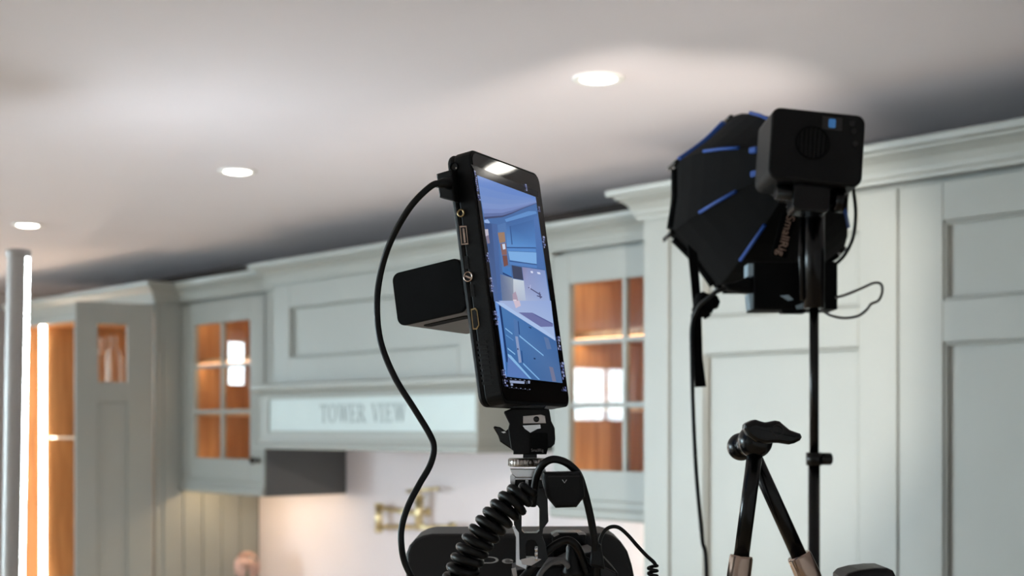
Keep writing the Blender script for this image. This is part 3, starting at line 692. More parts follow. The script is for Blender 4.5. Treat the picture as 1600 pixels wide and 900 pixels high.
# ------------------------------------------------------------------ LED tube light on the left
tb = C(20, 900, 2.75); tt = C(29, 390, 2.75); ax = (tt - tb).normalized()
tl = thing('led_tube_light', Vector((tb.x, tb.y, 0)), 'upright glowing tube light on a stand at the left edge', 'tube light')
base = tb - ax * .55
perp = (CR - ax * CR.dot(ax)).normalized(); fw = ax.cross(perp).normalized()
def arc(r0, r1, a0, a1, n=14):
    o = [(r0 * math.cos(a0 + (a1 - a0) * k / n), r0 * math.sin(a0 + (a1 - a0) * k / n)) for k in range(n + 1)]
    return o + [(r1 * math.cos(a0 + (a1 - a0) * k / n), r1 * math.sin(a0 + (a1 - a0) * k / n)) for k in range(n, -1, -1)]
RT = .0215; Lh = (tt - base).length
away = (CF - ax * CF.dot(ax)).normalized(); a0_ = math.atan2((away * math.cos(math.radians(58)) + CR * math.sin(math.radians(58))).dot(fw), (away * math.cos(math.radians(58)) + CR * math.sin(math.radians(58))).dot(perp))
da = math.radians(63)                                        # the part of the round tube that glows
G().prism(arc(RT, RT - .003, a0_ + da, a0_ + 2 * math.pi - da, 28), base, perp, fw, ax, 0, Lh - .012).obj('housing', TUBEB, tl)
G().prism(arc(RT - .0003, RT - .0035, a0_ - da, a0_ + da, 18), base, perp, fw, ax, .005, Lh - .018).obj('diffuser', TUBEE, tl)
G().lathe([(RT, -.016), (RT + .0022, -.014), (RT + .0022, -.002), (RT, 0), (0, .0005)], tt, ax, 28).obj('end_cap', TUBEB, tl)
G().lathe([(RT + .002, 0), (RT + .002, .03), (.01, .03)], base - ax * .03, ax, 24).obj('socket', BLKS, tl)
bb = base - ax * .02; G().tube([Vector((bb.x, bb.y, bb.z)), Vector((bb.x, bb.y, .25))], .011, 14).obj('stand_tube', BLKS, tl)
legs(tl, bb, .3, .35, .009)

# ------------------------------------------------------------------ field monitor
mA = from_cam(-.03176, 1.03423, .20518)
def c2w(x, y, z): return CR * x + CF * y + CU * z
mH = c2w(.47243, .88129, -.01192).normalized(); mU = c2w(-.13102, .0836, .98785).normalized(); mN = c2w(.87158, -.46513, .15496).normalized()
MW, MT, MHt = .1128, .0207, .190
def MP(h, u, n=0.0): return mA + mH * h - mU * u + mN * n
mo = thing('field_monitor', MP(MW / 2, MHt, -MT / 2), 'black field monitor in portrait position showing a live view of the kitchen', 'monitor')
G().prism(rrect(0, -MHt, MW, 0, .0085, 6), mA, mH, mU, mN, -MT + .0068, 0, .0009, 2).obj('front_shell', BLK, mo)
g = G(); g.prism(rrect(.0, -MHt, MW, 0, .0085, 6), mA, mH, mU, mN, -MT, -MT + .0072, .0035, 3); g.obj('back_shell', BLK, mo)
fg = G().prism(rrect(.0022, -MHt + .0022, MW - .0022, -.0022, .0075, 6), mA, mH, mU, mN, .00005, .0006).obj('front_glass', SCRG, mo)
def FM(px, py): p = hit(px, py, mA + mN * .0006, mN) - mA; return p.dot(mH), p.dot(mU)
def SM(px, py): p = hit(px, py, mA, mH) - mA; return p.dot(mN), p.dot(mU)
# picture on the screen: flat colour areas
Z1 = lambda *q: [(690 + x / 7.5, 225 + y / 7.5) for x, y in q]
Z2 = lambda *q: [(690 + x / 6.0, 330 + y / 6.0) for x, y in q]
Z3 = lambda *q: [(720 + x / 5.144, 470 + y / 5.144) for x, y in q]
def lerp(a, b, t): return tuple(a[i] + (b[i] - a[i]) * t for i in range(len(a)))
PIC = []
TLp, TRp, BRp, BLp = (745.3, 273.8), (836.8, 307.8), (878.4, 598.4), (791, 588.6)
PIC.append((Z1((340, 235), (1130, 560), (1130, 620), (415, 365), (400, 330)), (30, 29, 32)))
PIC.append(([TLp, TRp, BRp, BLp], (74, 112, 170)))
CLo = [(756.7, 342.5), (770, 341), (785, 339.5), (800, 334), (815, 327), (838.4, 318)]
top = [lerp(TLp, TRp, k / 5) for k in range(6)]
cols = [(104, 138, 205), (112, 143, 205), (118, 146, 204), (126, 150, 205), (120, 140, 196), (98, 116, 168), (66, 76, 118)]
for j in range(7):
    t0, t1 = (0, .25, .45, .62, .76, .87, .95, 1)[j:j + 2]
    PIC.append(([lerp(top[k], CLo[k], t0) for k in range(6)] + [lerp(top[k], CLo[k], t1) for k in range(5, -1, -1)], cols[j]))
PIC += [
    (Z2((398, 85), (430, 75), (452, 105), (440, 120), (402, 108)), (150, 180, 228)),
    (Z2((402, 110), (520, 122), (560, 850), (492, 846)), [(58, 82, 132), (66, 96, 150), (80, 104, 152), (82, 108, 158)]),
    (Z2((470, 120), (520, 122), (560, 850), (530, 850)), (74, 104, 160)),
    (Z2((404, 170), (434, 168), (440, 225), (412, 235)), (196, 190, 204)), (Z2((412, 235), (440, 225), (452, 300), (428, 306)), (132, 122, 142)),
    (Z2((522, 130), (600, 108), (640, 340), (655, 620), (570, 590)), (84, 122, 178)),
    (Z2((525, 202), (588, 196), (598, 290), (543, 300)), (158, 126, 104)), (Z2((548, 306), (602, 300), (612, 410), (566, 412)), (138, 100, 96)),
    (Z2((568, 416), (612, 414), (622, 505), (584, 520)), (122, 78, 72)), (Z2((566, 310), (592, 306), (598, 355), (574, 360)), (206, 222, 246)),
    (Z2((570, 528), (640, 520), (655, 615), (572, 572)), (72, 128, 196)), (Z2((572, 572), (655, 615), (656, 626), (572, 588)), (38, 66, 120)),
    (Z2((600, 100), (895, 20), (928, 340), (612, 340)), [(66, 104, 164), (72, 112, 172), (88, 140, 204), (96, 150, 212)]), (Z2((590, 76), (812, 0), (880, 0), (892, 22), (604, 102)), (98, 146, 206)),
    (Z2((640, 140), (860, 80), (885, 300), (660, 312)), [(62, 102, 162), (68, 108, 168), (84, 134, 198), (90, 144, 206)]), (Z2((636, 140), (646, 138), (664, 312), (654, 314)), (52, 90, 150)),
    (Z2((606, 336), (880, 340), (882, 350), (608, 346)), (48, 80, 138)), (Z2((608, 346), (882, 350), (884, 384), (618, 372)), (88, 140, 206)),
    (Z2((622, 376), (886, 388), (890, 500), (638, 458)), (128, 178, 232)), (Z2((634, 458), (890, 500), (892, 534), (640, 500)), (86, 132, 196)),
    (Z2((634, 462), (890, 496), (890, 506), (634, 472)), (50, 84, 142)), (Z2((862, 60), (900, 40), (962, 545), (894, 528), (884, 340)), (78, 116, 178)),
    (Z2((752, 524), (968, 556), (1022, 900), (792, 880), (766, 650)), [(138, 140, 182), (132, 154, 206), (158, 180, 226), (176, 190, 224), (150, 158, 200)]), (Z2((752, 524), (830, 534), (800, 640), (766, 645)), [(140, 136, 172), (134, 148, 196), (150, 160, 204), (148, 150, 192)]),
    (Z2((830, 560), (852, 562), (856, 582), (836, 580)), (220, 226, 250)), (Z2((890, 570), (920, 574), (926, 592), (900, 590)), (220, 226, 250)),
    (Z2((655, 508), (748, 526), (764, 646), (670, 630)), (62, 70, 96)),
    (Z2((668, 634), (768, 652), (792, 880), (672, 850)), [(206, 216, 224), (202, 214, 228), (176, 188, 216), (186, 186, 206)]),
    (Z2((545, 590), (666, 628), (676, 862), (566, 850)), [(98, 116, 156), (150, 162, 178), (138, 146, 168), (106, 122, 156)]),
    (Z2((662, 778), (690, 752), (706, 800), (720, 870), (668, 862)), (176, 158, 178)), (Z2((668, 830), (700, 830), (706, 890), (672, 880)), (232, 222, 232)),
    (Z2((806, 716), (816, 712), (930, 782), (926, 792)), (84, 86, 124)), (Z2((826, 690), (834, 690), (830, 730), (820, 728)), (180, 186, 224)),
    (Z2((890, 788), (940, 800), (938, 812), (892, 798)), (76, 78, 118)), (Z2((910, 760), (920, 760), (930, 820), (918, 818)), (90, 92, 130)),
    (Z2((498, 846), (600, 862), (720, 905), (505, 905)), (168, 196, 240)), (Z2((530, 870), (548, 878), (580, 905), (540, 905)), (40, 84, 160)),
    (Z3((300, 0), (722, 0), (756, 305), (330, 22)), [(168, 184, 224), (152, 174, 224), (170, 192, 232), (180, 190, 226)]), (Z3((420, 0), (470, 0), (480, 40), (440, 60)), (214, 196, 212)),
    (Z3((462, 94), (572, 96), (738, 182), (738, 208), (640, 210)), (112, 118, 170)), (Z3((572, 96), (738, 182), (738, 192), (600, 120)), (92, 100, 156)),
    (Z3((300, 14), (340, 20), (440, 90), (640, 210), (757, 300), (757, 322), (310, 40)), (176, 200, 240)),
    (Z3((312, 38), (757, 322), (815, 660), (366, 610)), [(76, 124, 184), (66, 106, 164), (80, 112, 162), (58, 106, 166)]),
    (Z3((272, 4), (312, 36), (366, 612), (352, 590)), (106, 150, 218)), (Z3((302, 34), (320, 42), (380, 498), (364, 492)), (32, 58, 108)),
    (Z3((420, 140), (455, 165), (470, 280), (430, 280)), (84, 122, 178)), (Z3((455, 165), (462, 165), (472, 270), (464, 270)), (40, 76, 132)),
    (Z3((434, 285), (456, 288), (486, 496), (464, 500)), (142, 160, 200)), (Z3((480, 400), (490, 404), (500, 498), (488, 494)), (44, 84, 142)),
    (Z3((354, 216), (412, 262), (412, 272), (356, 228)), (140, 190, 236)), (Z3((468, 276), (662, 436), (662, 446), (468, 288)), (136, 188, 236)),
    (Z3((360, 270), (420, 316), (420, 322), (360, 280)), (100, 150, 208)), (Z3((372, 376), (434, 426), (434, 436), (374, 390)), (140, 190, 236)),
    (Z3((374, 426), (400, 440), (566, 628), (548, 626), (376, 446)), (138, 188, 236)), (Z3((498, 498), (634, 634), (622, 634), (498, 512)), (132, 184, 234)),
    (Z3((376, 446), (545, 626), (368, 608)), (92, 126, 190)),
    (Z3((664, 290), (700, 300), (726, 388), (690, 392)), (96, 122, 168)), (Z3((706, 528), (738, 536), (764, 650), (734, 650)), (118, 122, 152)),
    (Z3((540, 208), (566, 216), (562, 224), (545, 216)), (30, 50, 90)), (Z3((582, 458), (598, 462), (596, 472), (584, 470)), (30, 50, 90)), (Z3((450, 380), (460, 384), (460, 396), (450, 394)), (60, 70, 110)),
    (Z3((390, 640), (510, 648), (508, 668), (394, 660)), (150, 164, 196)), (Z3((398, 664), (416, 666), (416, 684), (400, 682)), (150, 164, 196)),
]
def marks(f, x0, y0, x1, y1, n):
    """rows of tiny read-out characters"""
    for k in range(n):
        a, b = k / n, (k + .72) / n
        for _ in range(2):
            u0 = random.choice((0, .3, .55)); u1 = u0 + random.uniform(.25, .45)
            xa, xb = x0 + (x1 - x0) * a, x0 + (x1 - x0) * b; ya, yb = y0 + (y1 - y0) * a, y0 + (y1 - y0) * b
            PIC.append((f((xa + 28 * u0, ya + 8 * u0), (xa + 28 * u1, ya + 8 * u1), (xb + 28 * u1, yb + 8 * u1), (xb + 28 * u0, yb + 8 * u0)), random.choice(((120, 130, 176), (92, 100, 150), (150, 158, 196)))))
marks(Z1, 375, 312, 384, 370, 3); marks(Z1, 386, 380, 408, 560, 7); marks(Z1, 416, 590, 428, 665, 3)
marks(Z2, 414, 385, 424, 480, 4); marks(Z2, 448, 620, 462, 760, 6); marks(Z3, 264, 80, 274, 195, 6)
marks(Z3, 330, 552, 338, 620, 4); marks(Z3, 344, 632, 350, 690, 3)
marks(Z1, 966, 470, 980, 555, 4); marks(Z1, 1116, 730, 1126, 800, 3); marks(Z2, 932, 232, 944, 350, 5); marks(Z3, 762, 282, 776, 400, 5); marks(Z3, 796, 490, 810, 640, 6); marks(Z3, 812, 686, 820, 730, 2)
for k in range(5):
    PIC.append((Z3((388 + 36 * k, 626 + 4 * k), (402 + 36 * k, 628 + 4 * k), (402 + 36 * k, 633 + 4 * k), (388 + 36 * k, 631 + 4 * k)), (130, 140, 170)))
    PIC.append((Z3((396 + 36 * k, 694 + 4 * k), (406 + 36 * k, 695 + 4 * k), (406 + 36 * k, 701 + 4 * k), (396 + 36 * k, 700 + 4 * k)), (130, 140, 170)))
PIC.append((Z3((530, 645), (548, 647), (546, 668), (532, 666)), (140, 150, 180)))
b = bmesh.new(); lay = b.loops.layers.float_color.new('picture')
for i, (q, c) in enumerate(PIC):
    vs = []
    for p in q:
        h, u = FM(*p); vs.append(b.verts.new(mA + mH * h + mU * u + mN * (.00066 + i * .0000045)))
    f = b.faces.new(vs)
    f.normal_update()
    if f.normal.dot(mN) < 0: f.normal_flip()
    if isinstance(c, list):
        for v, cc in zip(vs, c):
            for l in v.link_loops: l[lay] = (*lin(cc), 1)
    else:
        for l in f.loops: l[lay] = (*lin(c), 1)
g = G(); g.bm.free(); g.bm = b
PICM = bpy.data.materials.new('live_picture'); PICM.use_nodes = True; nt = PICM.node_tree; pb = nt.nodes['Principled BSDF']
at = nt.nodes.new('ShaderNodeAttribute'); at.attribute_name = 'picture'
pb.inputs['Base Color'].default_value = (.01, .01, .01, 1); pb.inputs['Roughness'].default_value = .08; pb.inputs['Specular IOR Level'].default_value = .25
nt.links.new(at.outputs['Color'], pb.inputs['Emission Color']); pb.inputs['Emission Strength'].default_value = 1.0
g.obj('screen_picture', PICM, mo, label='lit screen showing the blue kitchen')
# ports on the narrow side (facing the viewer)
def on_side(px, py, n0, u0, n1, u1): pass
def side_prism(poly, m, name, parent, t=.0006, bev=0): return G().prism([SM(*p) for p in poly], mA, mN, mU, -mH, -.0002, t, bev, 1).obj(name, m, parent)
def side_ring(px, py, r0, r1, m, name, t=.0012):
    n_, u_ = SM(px, py); return G().lathe([(r1, 0), (r1, t), (r0, t), (r0, 0)], mA + mN * n_ + mU * u_, -mH, 28, closed=True).obj(name, m, mo)
def side_disc(px, py, r, m, name, parent, t=.0004):
    n_, u_ = SM(px, py); return G().lathe([(r, -.0002), (r, t)], mA + mN * n_ + mU * u_, -mH, 24).obj(name, m, parent)
pj = side_ring(710, 261, .0026, .0036, BLKM, 'power_jack'); side_disc(710, 261, .0026, RUB, 'socket', pj); side_disc(714, 263, .0006, STEEL, 'pin', pj, .0012)
aj = side_ring(721, 333, .0019, .0031, GOLD, 'headphone_jack'); side_disc(721, 333, .0019, RUB, 'socket', aj)
us = side_prism([(718.5, 353), (729.5, 353), (732.5, 382), (721.5, 383)], COPPER, 'usb_port', mo); side_prism([(720.2, 355.5), (728.2, 355.2), (731, 380), (722.8, 381)], RUB, 'socket', us, .0008); side_prism([(723.5, 357), (726.5, 357), (729, 379.5), (726, 379.7)], COPPER, 'contact_tongue', us, .0010)
for q in ([(725, 400), (731, 400), (733, 420), (727, 420)], [(734, 444), (740, 444), (742.5, 464), (736, 464)]): side_prism(q, RUB, 'slot', mo, .0004)
jw = side_ring(732.3, 432.5, .0030, .0039, COPPER, 'jog_wheel'); side_disc(732.3, 432.5, .0030, DGREY, 'wheel_face', jw); side_prism([(727.5, 432.5), (728.5, 430), (737.5, 434), (737, 436.5)], COPPER, 'wheel_bar', jw, .001)
hm = side_prism([(736.2, 483), (743, 481), (746.5, 485), (749.5, 508), (745.5, 515), (739.5, 515)], GOLD, 'hdmi_port', mo); side_prism([(737.8, 485.2), (742.5, 483.5), (745, 486.5), (747.8, 507.5), (744.6, 512.8), (740.8, 512.8)], RUB, 'socket', hm, .0009)
for k in range(9):
    y0_ = 533 + k * 8
    dx = (y0_ - 533) * .135
    side_prism([(744 + dx, y0_), (760 + dx, y0_ - 1), (760.8 + dx, y0_ + 3.6), (744.8 + dx, y0_ + 4.4)], RUB, 'vent_slot', mo, .0003)

# battery clipped to the back of the monitor
def BM(px, py, h=.003):
    p = hit(px, py, mA + mH * h, mH) - mA; return p.dot(mN), p.dot(mU)
nL = BM(616, 465)[0]; uT = BM(713, 403)[1]; uB = BM(725.4, 487)[1]
bt = thing('camera_battery', mA + mH * .05 + mU * uB + mN * ((nL - MT) / 2), 'black rechargeable battery block clipped to the back of the field monitor', 'battery')
poly = rrect(nL, uB, -MT - .0004, uT, .0062, 6)
G().prism(poly, mA, mN, mU, mH, .003, .006, .0008, 2).obj('end_cover', BLKM, bt)
G().prism(poly, mA, mN, mU, mH, .006, .098, .0006, 1).obj('case', mat('battery_grey', (128, 125, 123), 0.55), bt)
cu_ = G().prism(rrect(nL + .012, .018, -MT - .010, .030, .004), mA + mU * (uB + .0002), mN, mH, -mU, 0, .0008); cu_.obj('grip_recess', BLKM, bt)
G().prism([(0, uB + .012), (.0006, uB + .012), (.0006, uT - .010), (0, uT - .010)], mA + mN * (nL - .0006), mN, mU, mH, .004, .02).obj('contact_strip', STEEL, bt)

# power lead of the monitor
mc = thing('monitor_cable', C(640, 930, 1.06), 'thin black cable curving from the monitor plug down behind the teleprompter', 'cable')
npl, upl = SM(710, 298)
G().prism([SM(692, 275), SM(716, 268), SM(720, 318), SM(697, 312)], mA, mN, mU, -mH, 0, .010, .0012, 2).obj('plug', RUB, mc)
pe = lambda x, y, d: C(x, y, d)
G().tube(bez([pe(703, 286, 1.026), pe(690, 286, 1.022), pe(672, 292, 1.018), pe(640, 325, 1.02), pe(610, 378, 1.03), pe(594, 430, 1.04), pe(589, 480, 1.04), pe(595, 535, 1.04), pe(617, 590, 1.04), pe(648, 640, 1.04),
              pe(671, 678, 1.04), pe(678, 700, 1.04), pe(672, 727, 1.04), pe(655, 757, 1.04), pe(638, 790, 1.04), pe(628, 822, 1.04), pe(627, 850, 1.04), pe(632, 878, 1.045), pe(645, 905, 1.05), pe(665, 940, 1.08)], 8), .0024, 12).obj('cord', RUB, mc)
G().tube([pe(703, 287, 1.026), pe(692, 286, 1.023), pe(682, 288, 1.02)], [.0045, .0036, .0026], 12).obj('strain_relief', RUB, mc)

# ------------------------------------------------------------------ camera rig below the monitor
q4 = lambda *q: [(760 + x / 7.5, 630 + y / 7.5) for x, y in q]
mm = thing('monitor_mount', C(828, 710, 1.07), 'black tilting monitor mount with lever and steel insert under the field monitor', 'monitor mount')
G().plate(q4((300, 60), (210, 95), (205, 115), (268, 240), (255, 300), (290, 540), (315, 560), (315, 600), (705, 600), (715, 530), (760, 520), (800, 480), (808, 420), (800, 290), (760, 210), (745, 110), (735, 70), (670, 60)), 1.052, .030, .0012).obj('clamp_body', BLK, mm)
G().plate(q4((192, 12), (700, 24), (690, 50), (670, 62), (300, 64), (195, 42)), 1.054, .026, .0005).obj('top_plate', BLKS, mm)
G().plate(q4((80, 285), (95, 268), (160, 280), (225, 325), (268, 290), (300, 330), (330, 560), (300, 545), (200, 480), (158, 450), (135, 380)), 1.058, .012, .001).obj('lever', BLKS, mm)
G().plate(q4((172, 336), (215, 330), (228, 345), (200, 352)), 1.0574, .001).obj('lever_pin', CHROME, mm)
si = G().plate(q4((430, 150), (640, 132), (688, 148), (700, 235), (430, 240)), 1.0508, .002, .0003).obj('steel_insert', STEEL, mm)
G().lathe([(.0022, 0), (.0022, .0012), (.001, .0014)], C(838, 655, 1.0508), -CF, 20).obj('screw', BLKS, si)
G().plate(q4((425, 262), (630, 250), (637, 295), (600, 300), (515, 345), (450, 300)), 1.0512, .002).obj('wedge_plate', ALU, mm)
G().plate(q4((500, 350), (715, 350), (725, 520), (705, 595), (500, 595)), 1.0508, .002, .0008).obj('front_knob', BLKM, mm)
G().text('SmallRig', C(760 + 598 / 7.5, 630 + 556 / 7.5, 1.0504), CR, CU, .0030, .0002, width=.0092).obj('brand_print', PRINTD, mm)
G().plate(q4((430, 596), (592, 596), (592, 642), (430, 642)), 1.060, .014).obj('neck', BLKS, mm)

cg = thing('camera_cage_bracket', C(829, 890, 1.08), 'black skeleton bracket with silver thumbwheel below the monitor mount', 'bracket')
tw = G().lathe([(.0132, 0), (.0140, .0006), (.0140, .0058), (.0132, .0064)], C(823, 729, 1.072), CU, 40).obj('thumbwheel', STEEL, cg)
g = G()
for k in range(60):
    a = 2 * math.pi * k / 60; c = C(823, 729, 1.072) + Vector((math.cos(a), math.sin(a), 0)) * .0140
    if k % 2: g.tube([c + CU * .0008, c + CU * .0056], .0004, 5)
g.obj('knurling', STEEL, tw)
ec = C(829.5, 723, 1.0575); G().tube([ec + CR * (-.0017) + CU * (-.0018), ec + CR * (-.0019), ec + CR * (-.0012) + CU * .0016, ec + CU * .0022, ec + CR * .0012 + CU * .0016, ec + CR * .0019, ec + CR * .0017 + CU * (-.0018)], .0005, 6).obj('wheel_emblem', KNOBM, tw)
G().plate([(797, 733), (852, 733), (854, 738), (850, 746), (806, 746), (800, 741)], 1.062, .02, .0004).obj('cold_shoe', ALU, cg)
for q in ([(797, 744), (803, 738), (806, 748), (803, 766), (797, 766)], [(803, 746), (852, 746), (852, 750), (804, 750)], [(821, 748), (826, 748), (826, 764), (821, 764)], [(846, 748), (852, 746), (858, 772), (852, 776)]):
    G().plate(q, 1.064, .016, .0003).obj('fin', ALU, cg)
G().plate([(804, 750), (852, 750), (852, 766), (804, 766)], 1.068, .012).obj('shoe_block', BLKS, cg)
hl = [(829, 762), (803, 764), (803, 820), (811, 832), (813, 880), (829, 884), (829, 872), (822, 872), (821, 851), (824, 845), (829, 843), (829, 833), (819, 833), (815, 829), (815, 795), (818, 790), (829, 788)]
hr = [(829, 762), (855, 764), (857, 815), (849, 826), (847, 838), (853, 852), (856, 872), (846, 886), (829, 884), (829, 872), (841, 872), (840, 851), (836, 845), (829, 843), (829, 833), (839, 833), (843, 829), (843, 795), (840, 790), (829, 788)]
G().plate(hl, 1.060, .016).plate(hr, 1.060, .016).obj('skeleton_frame', BLKS, cg)
G().plate([(805, 824), (811, 832), (812, 874), (824, 880), (822, 890), (806, 883), (806, 840), (801, 826)], 1.0585, .012, .0003).obj('bright_edge', ALU, cg)
G().plate([(814, 874), (832, 870), (846, 874), (830, 884), (816, 882)], 1.0575, .001).obj('foot_plate', STEEL, cg)
for k in range(3):
    G().lathe([(.0013, -.002), (.0016, 0), (.0013, .002)], C(838, 858 + 7 * k, 1.058), CU, 12).obj('screw', CHROME, cg)

# coiled cable
ctr = bez([C(830, 764, 1.03), C(815, 775, 1.03), C(794, 792, 1.028), C(764, 824, 1.026), C(741, 855, 1.026), C(724, 888, 1.026), C(712, 920, 1.03), C(706, 950, 1.035)], 40)
cum = [0]
for i in range(1, len(ctr)): cum.append(cum[-1] + (ctr[i] - ctr[i - 1]).length)
tot = cum[-1]; pitch = .0076; N = int(tot / pitch * 22); pts = []
j = 0
for i in range(N):
    s_ = tot * i / (N - 1)
    while j < len(cum) - 2 and cum[j + 1] < s_: j += 1
    t_ = (s_ - cum[j]) / max(cum[j + 1] - cum[j], 1e-9); c = ctr[j].lerp(ctr[j + 1], t_); T = (ctr[j + 1] - ctr[j]).normalized()
    x = T.cross(CF).normalized(); y = T.cross(x); a = 2 * math.pi * s_ / pitch
    rr = .0094 * min(1, .35 + s_ / .018)
    pts.append(c + x * rr * math.cos(a) + y * rr * math.sin(a))
G().tube(pts, .0031, 9).obj('coiled_cable', RUB, label='thick black coiled cable running down to the left of the bracket', cat='cable')

# receiver box with a V mark, its loop of cable
rc = thing('receiver_box', C(882, 794, 1.045), 'small black box with a V mark hung beside the bracket', 'receiver')
G().plate([(849, 738), (907, 737), (912, 746), (914, 776), (901, 793), (868, 794), (854, 777), (847, 746)], 1.030, .022, .0036, 4).obj('case', BLK, rc)
G().plate([(856, 744), (906, 743), (906, 745), (856, 746)], 1.0296, .001).obj('lid_seam', DGREY, rc)
vm = C(882, 752, 1.0292); G().tube([vm + CR * (-.0016) + CU * .0012, vm + CU * (-.0012), vm + CR * .0016 + CU * .0012], .0003, 6).obj('v_mark', PRINT, rc)
G().tube(bez([C(832, 790, 1.055), C(835, 765, 1.05), C(839, 742, 1.045), C(848, 726, 1.04), C(862, 718, 1.038), C(878, 720, 1.038), C(893, 729, 1.04), C(905, 744, 1.045), C(914, 772, 1.055), C(922, 805, 1.06), C(928, 838, 1.065), C(931, 866, 1.07), C(934, 905, 1.08)], 8), .0029, 12).obj('loop_cable', RUB, label='black cable arching over the receiver box and down its right side', cat='cable')

# teleprompter hood
tp = thing('teleprompter', C(812, 950, 1.22), 'wide black rounded teleprompter housing at the bottom centre', 'teleprompter')
G().plate([(634, 960), (634, 866), (639, 853), (648, 843), (660, 837), (674, 834), (945, 833), (958, 837), (970, 846), (981, 862), (988, 884), (992, 905), (994, 960)], 1.20, .09, .004, 3).obj('housing', DGREY, tp)
G().text('Desview', C(830, 875, 1.1994), CR, CU, .0058, .0003, width=.085, spacing=1.08).obj('brand_print', PRINT, tp)
bp_ = G().plate([(862, 836), (870, 832), (908, 832), (916, 837), (916, 885), (864, 885)], 1.17, .03, .001).obj('top_clamp', BLKS, tp)
G().plate([(862, 835), (870, 831), (874, 835), (866, 839)], 1.169, .002).obj('corner', STEEL, bp_); G().plate([(901, 832), (912, 831), (916, 835), (905, 836)], 1.169, .002).obj('corner', STEEL, bp_)

# camera body with its cables
cb = thing('cinema_camera', C(885, 960, 1.11), 'black camera body top under the bracket, among cables', 'camera')
G().plate([(798, 960), (800, 893), (812, 890), (826, 889), (850, 884), (875, 882), (905, 866), (925, 862), (945, 873), (966, 896), (970, 960)], 1.09, .07, .003, 3).obj('body', BLK, cb)
G().plate([(799, 889), (806, 887), (808, 900), (802, 902)], 1.088, .003).obj('corner_screw', STEEL, cb)
G().lathe([(.0085, 0), (.0085, .004), (.0065, .008), (.0055, .022), (.004, .026)], C(896, 900, 1.082), CU, 20).obj('connector', RUB, cb)
G().plate([(908, 872), (915, 869), (962, 895), (968, 910), (945, 910)], 1.084, .006, .001).obj('side_handle', BLKS, cb)
G().tube(bez([C(838, 915, 1.075), C(844, 897, 1.075), C(855, 884, 1.075), C(869, 876, 1.075), C(882, 878, 1.075), C(889, 888, 1.078), C(892, 900, 1.08)], 7), .0022, 10).obj('grey_lead', GREYP, label='grey lead curled over the camera body at the bottom edge', cat='cable')
G().tube(bez([C(806, 915, 1.07), C(826, 893, 1.068), C(848, 868, 1.068), C(868, 851, 1.068), C(886, 844, 1.068), C(899, 851, 1.07), C(908, 868, 1.075), C(916, 895, 1.08)], 7), .0031, 10).obj('arched_cable', RUB, label='black cable arching in front of the teleprompter clamp', cat='cable')
G().plate([(922, 884), (926, 850), (932, 846), (940, 852), (946, 890)], 1.066, .012, .002).obj('cable_boot', RUB, label='black cable boot where the looped cable meets the camera', cat='cable')
tc = thing('thin_coiled_lead', C(1020, 930, 1.10), 'thin black lead with a small coil right of the teleprompter', 'cable')
G().tube(bez([C(936, 856, 1.08), C(938, 842, 1.08), C(945, 829, 1.08), C(956, 823, 1.08), C(968, 825, 1.08), C(982, 837, 1.08), C(996, 853, 1.08), C(1010, 868, 1.08), C(1022, 879, 1.08), C(1025, 886, 1.08)], 8), .0015, 9).obj('lead', RUB, tc)
pts = []
for i in range(160):
    a = 2 * math.pi * i / 16; c = C(1020, 884 + i * .5, 1.08); pts.append(c + CR * .0034 * math.cos(a) + CF * .0034 * math.sin(a))
G().tube(pts, .0013, 7).obj('coil', RUB, tc)
# tripod under the rig (below the frame)
rt = C(880, 960, 1.13); tr = thing('camera_tripod', Vector((rt.x, rt.y, 0)), 'black tripod carrying the camera and teleprompter below the frame', 'tripod')
zc = C(880, 960, 1.13).z
G().tube([Vector((rt.x, rt.y, zc)), Vector((rt.x, rt.y, .7))], .016, 16).lathe([(.04, 0), (.04, .02), (.03, .03)], Vector((rt.x, rt.y, zc - .03)), CU, 24).obj('column', BLKS, tr)
legs(tr, rt, .95, .45, .013, n=3, ph=1.0)

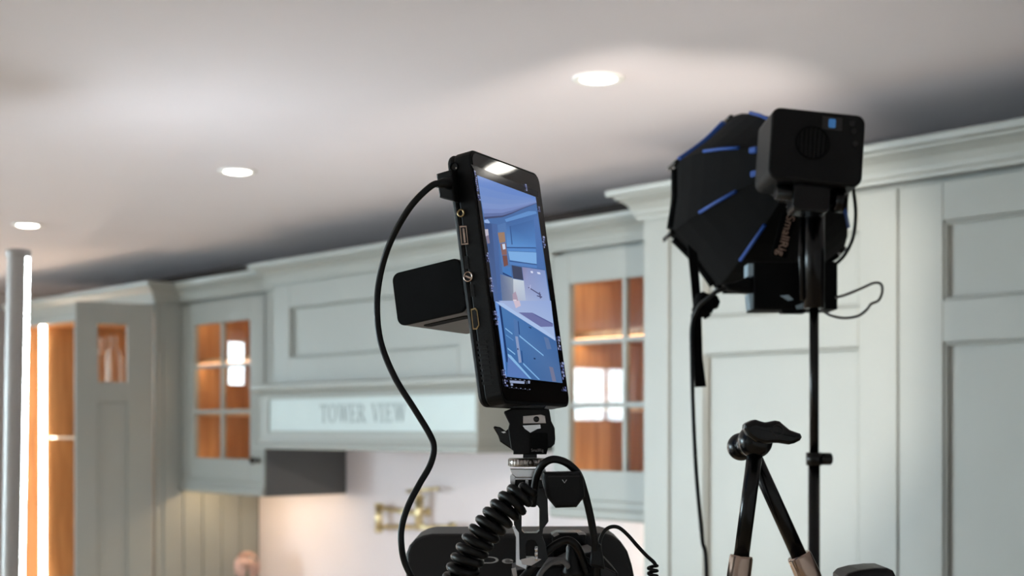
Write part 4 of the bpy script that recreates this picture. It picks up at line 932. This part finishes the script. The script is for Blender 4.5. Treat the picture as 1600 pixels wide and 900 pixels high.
# ------------------------------------------------------------------ articulated arm
q7 = lambda *q: [(1120 + x / 6.92, 640 + y / 6.92) for x, y in q]
aa = thing('friction_arm', C(1180, 960, 1.10), 'black articulated friction arm with wing knob and bronze ends', 'articulated arm')
def sph(O, r, m, nm, sq=1.0):
    pr = [(r * math.sin(math.pi * k / 16), -r * sq * math.cos(math.pi * k / 16)) for k in range(17)]
    return G().lathe(pr, O, CF * .85 + CR * (.5), 32).obj(nm, m, aa)
sph(C(1180, 689, 1.095), .0136, BLKS, 'joint'); sph(C(1158, 698, 1.118), .0112, BLKS, 'joint')
G().tube([C(1180, 689, 1.095), C(1158, 698, 1.118)], .009, 18).obj('joint_axle', BLKS, aa)
wk = G().plate(q7((300, 205), (305, 165), (330, 142), (385, 116), (430, 107), (480, 125), (530, 138), (580, 132), (640, 117), (690, 126), (740, 170), (800, 220), (870, 245), (915, 260), (932, 298), (910, 335), (850, 365), (790, 380), (730, 370), (680, 362), (610, 362), (540, 372), (440, 350), (340, 280)), 1.068, .016, .0042, 4).obj('wing_knob', BLKS, aa)
kc = C(1120 + 657 / 6.92, 640 + 228 / 6.92, 1.068); G().lathe([(.0046, 0), (.0046, .0006), (.0039, .0006), (.0039, 0)], kc, -CF, 28, closed=True).obj('cap_ring', DGREY, wk)
def arm(x0, y0, d0, x1, y1, d1, r, nm):
    a = C(x0, y0, d0); b_ = C(x1, y1, d1); G().tube([a, b_], r, 20).obj(nm, BLKS, aa); return a, b_
a, b_ = arm(1180, 704, 1.092, 1158, 872, 1.092, .0060, 'near_tube'); ax_ = (b_ - a).normalized()
G().lathe([(.0085, -.002), (.0091, 0), (.0094, .02), (.0086, .035), (.006, .045)], b_, ax_, 28).obj('bronze_end', COPPER, aa)
end1 = b_ + ax_ * .048
a, b_ = arm(1163, 680, 1.120, 1251, 874, 1.120, .0062, 'far_tube'); ax_ = (b_ - a).normalized()
G().lathe([(.0092, -.004), (.0098, -.002), (.0102, .015), (.0092, .022), (.0092, .034), (.006, .045)], b_, ax_, 28).obj('bronze_end', COPPER, aa)
end2 = b_ + ax_ * .046
def ball(c): return G().lathe([(.009 * math.sin(math.pi * k / 12), -.009 * math.cos(math.pi * k / 12)) for k in range(13)], c, CU, 20)
ball(end1).obj('end_ball', CHROME, aa); ball(end2).obj('end_ball', CHROME, aa)
lowj = Vector((end1.x, end1.y, end1.z)); G().tube([lowj, Vector((rt.x, rt.y, lowj.z - .05))], .006, 12).obj('clamp_bar', BLKS, aa)
hx = C(1362, 930, 1.12)
hb = thing('pan_handle_grip', Vector((hx.x, hx.y, 0)), 'black rounded grip top at the bottom edge, right of the friction arm', 'grip')
G().plate([(1318, 990), (1320, 903), (1327, 896), (1345, 891), (1370, 888), (1388, 888), (1397, 892), (1402, 902), (1404, 990)], 1.10, .045, .004, 3).obj('grip_body', RUB, hb)
hz = C(1362, 988, 1.12); G().tube([hz, Vector((hz.x, hz.y, .5))], .012, 12).obj('post', BLKS, hb); legs(hb, hz, .55, .35, .010, ph=2.2)
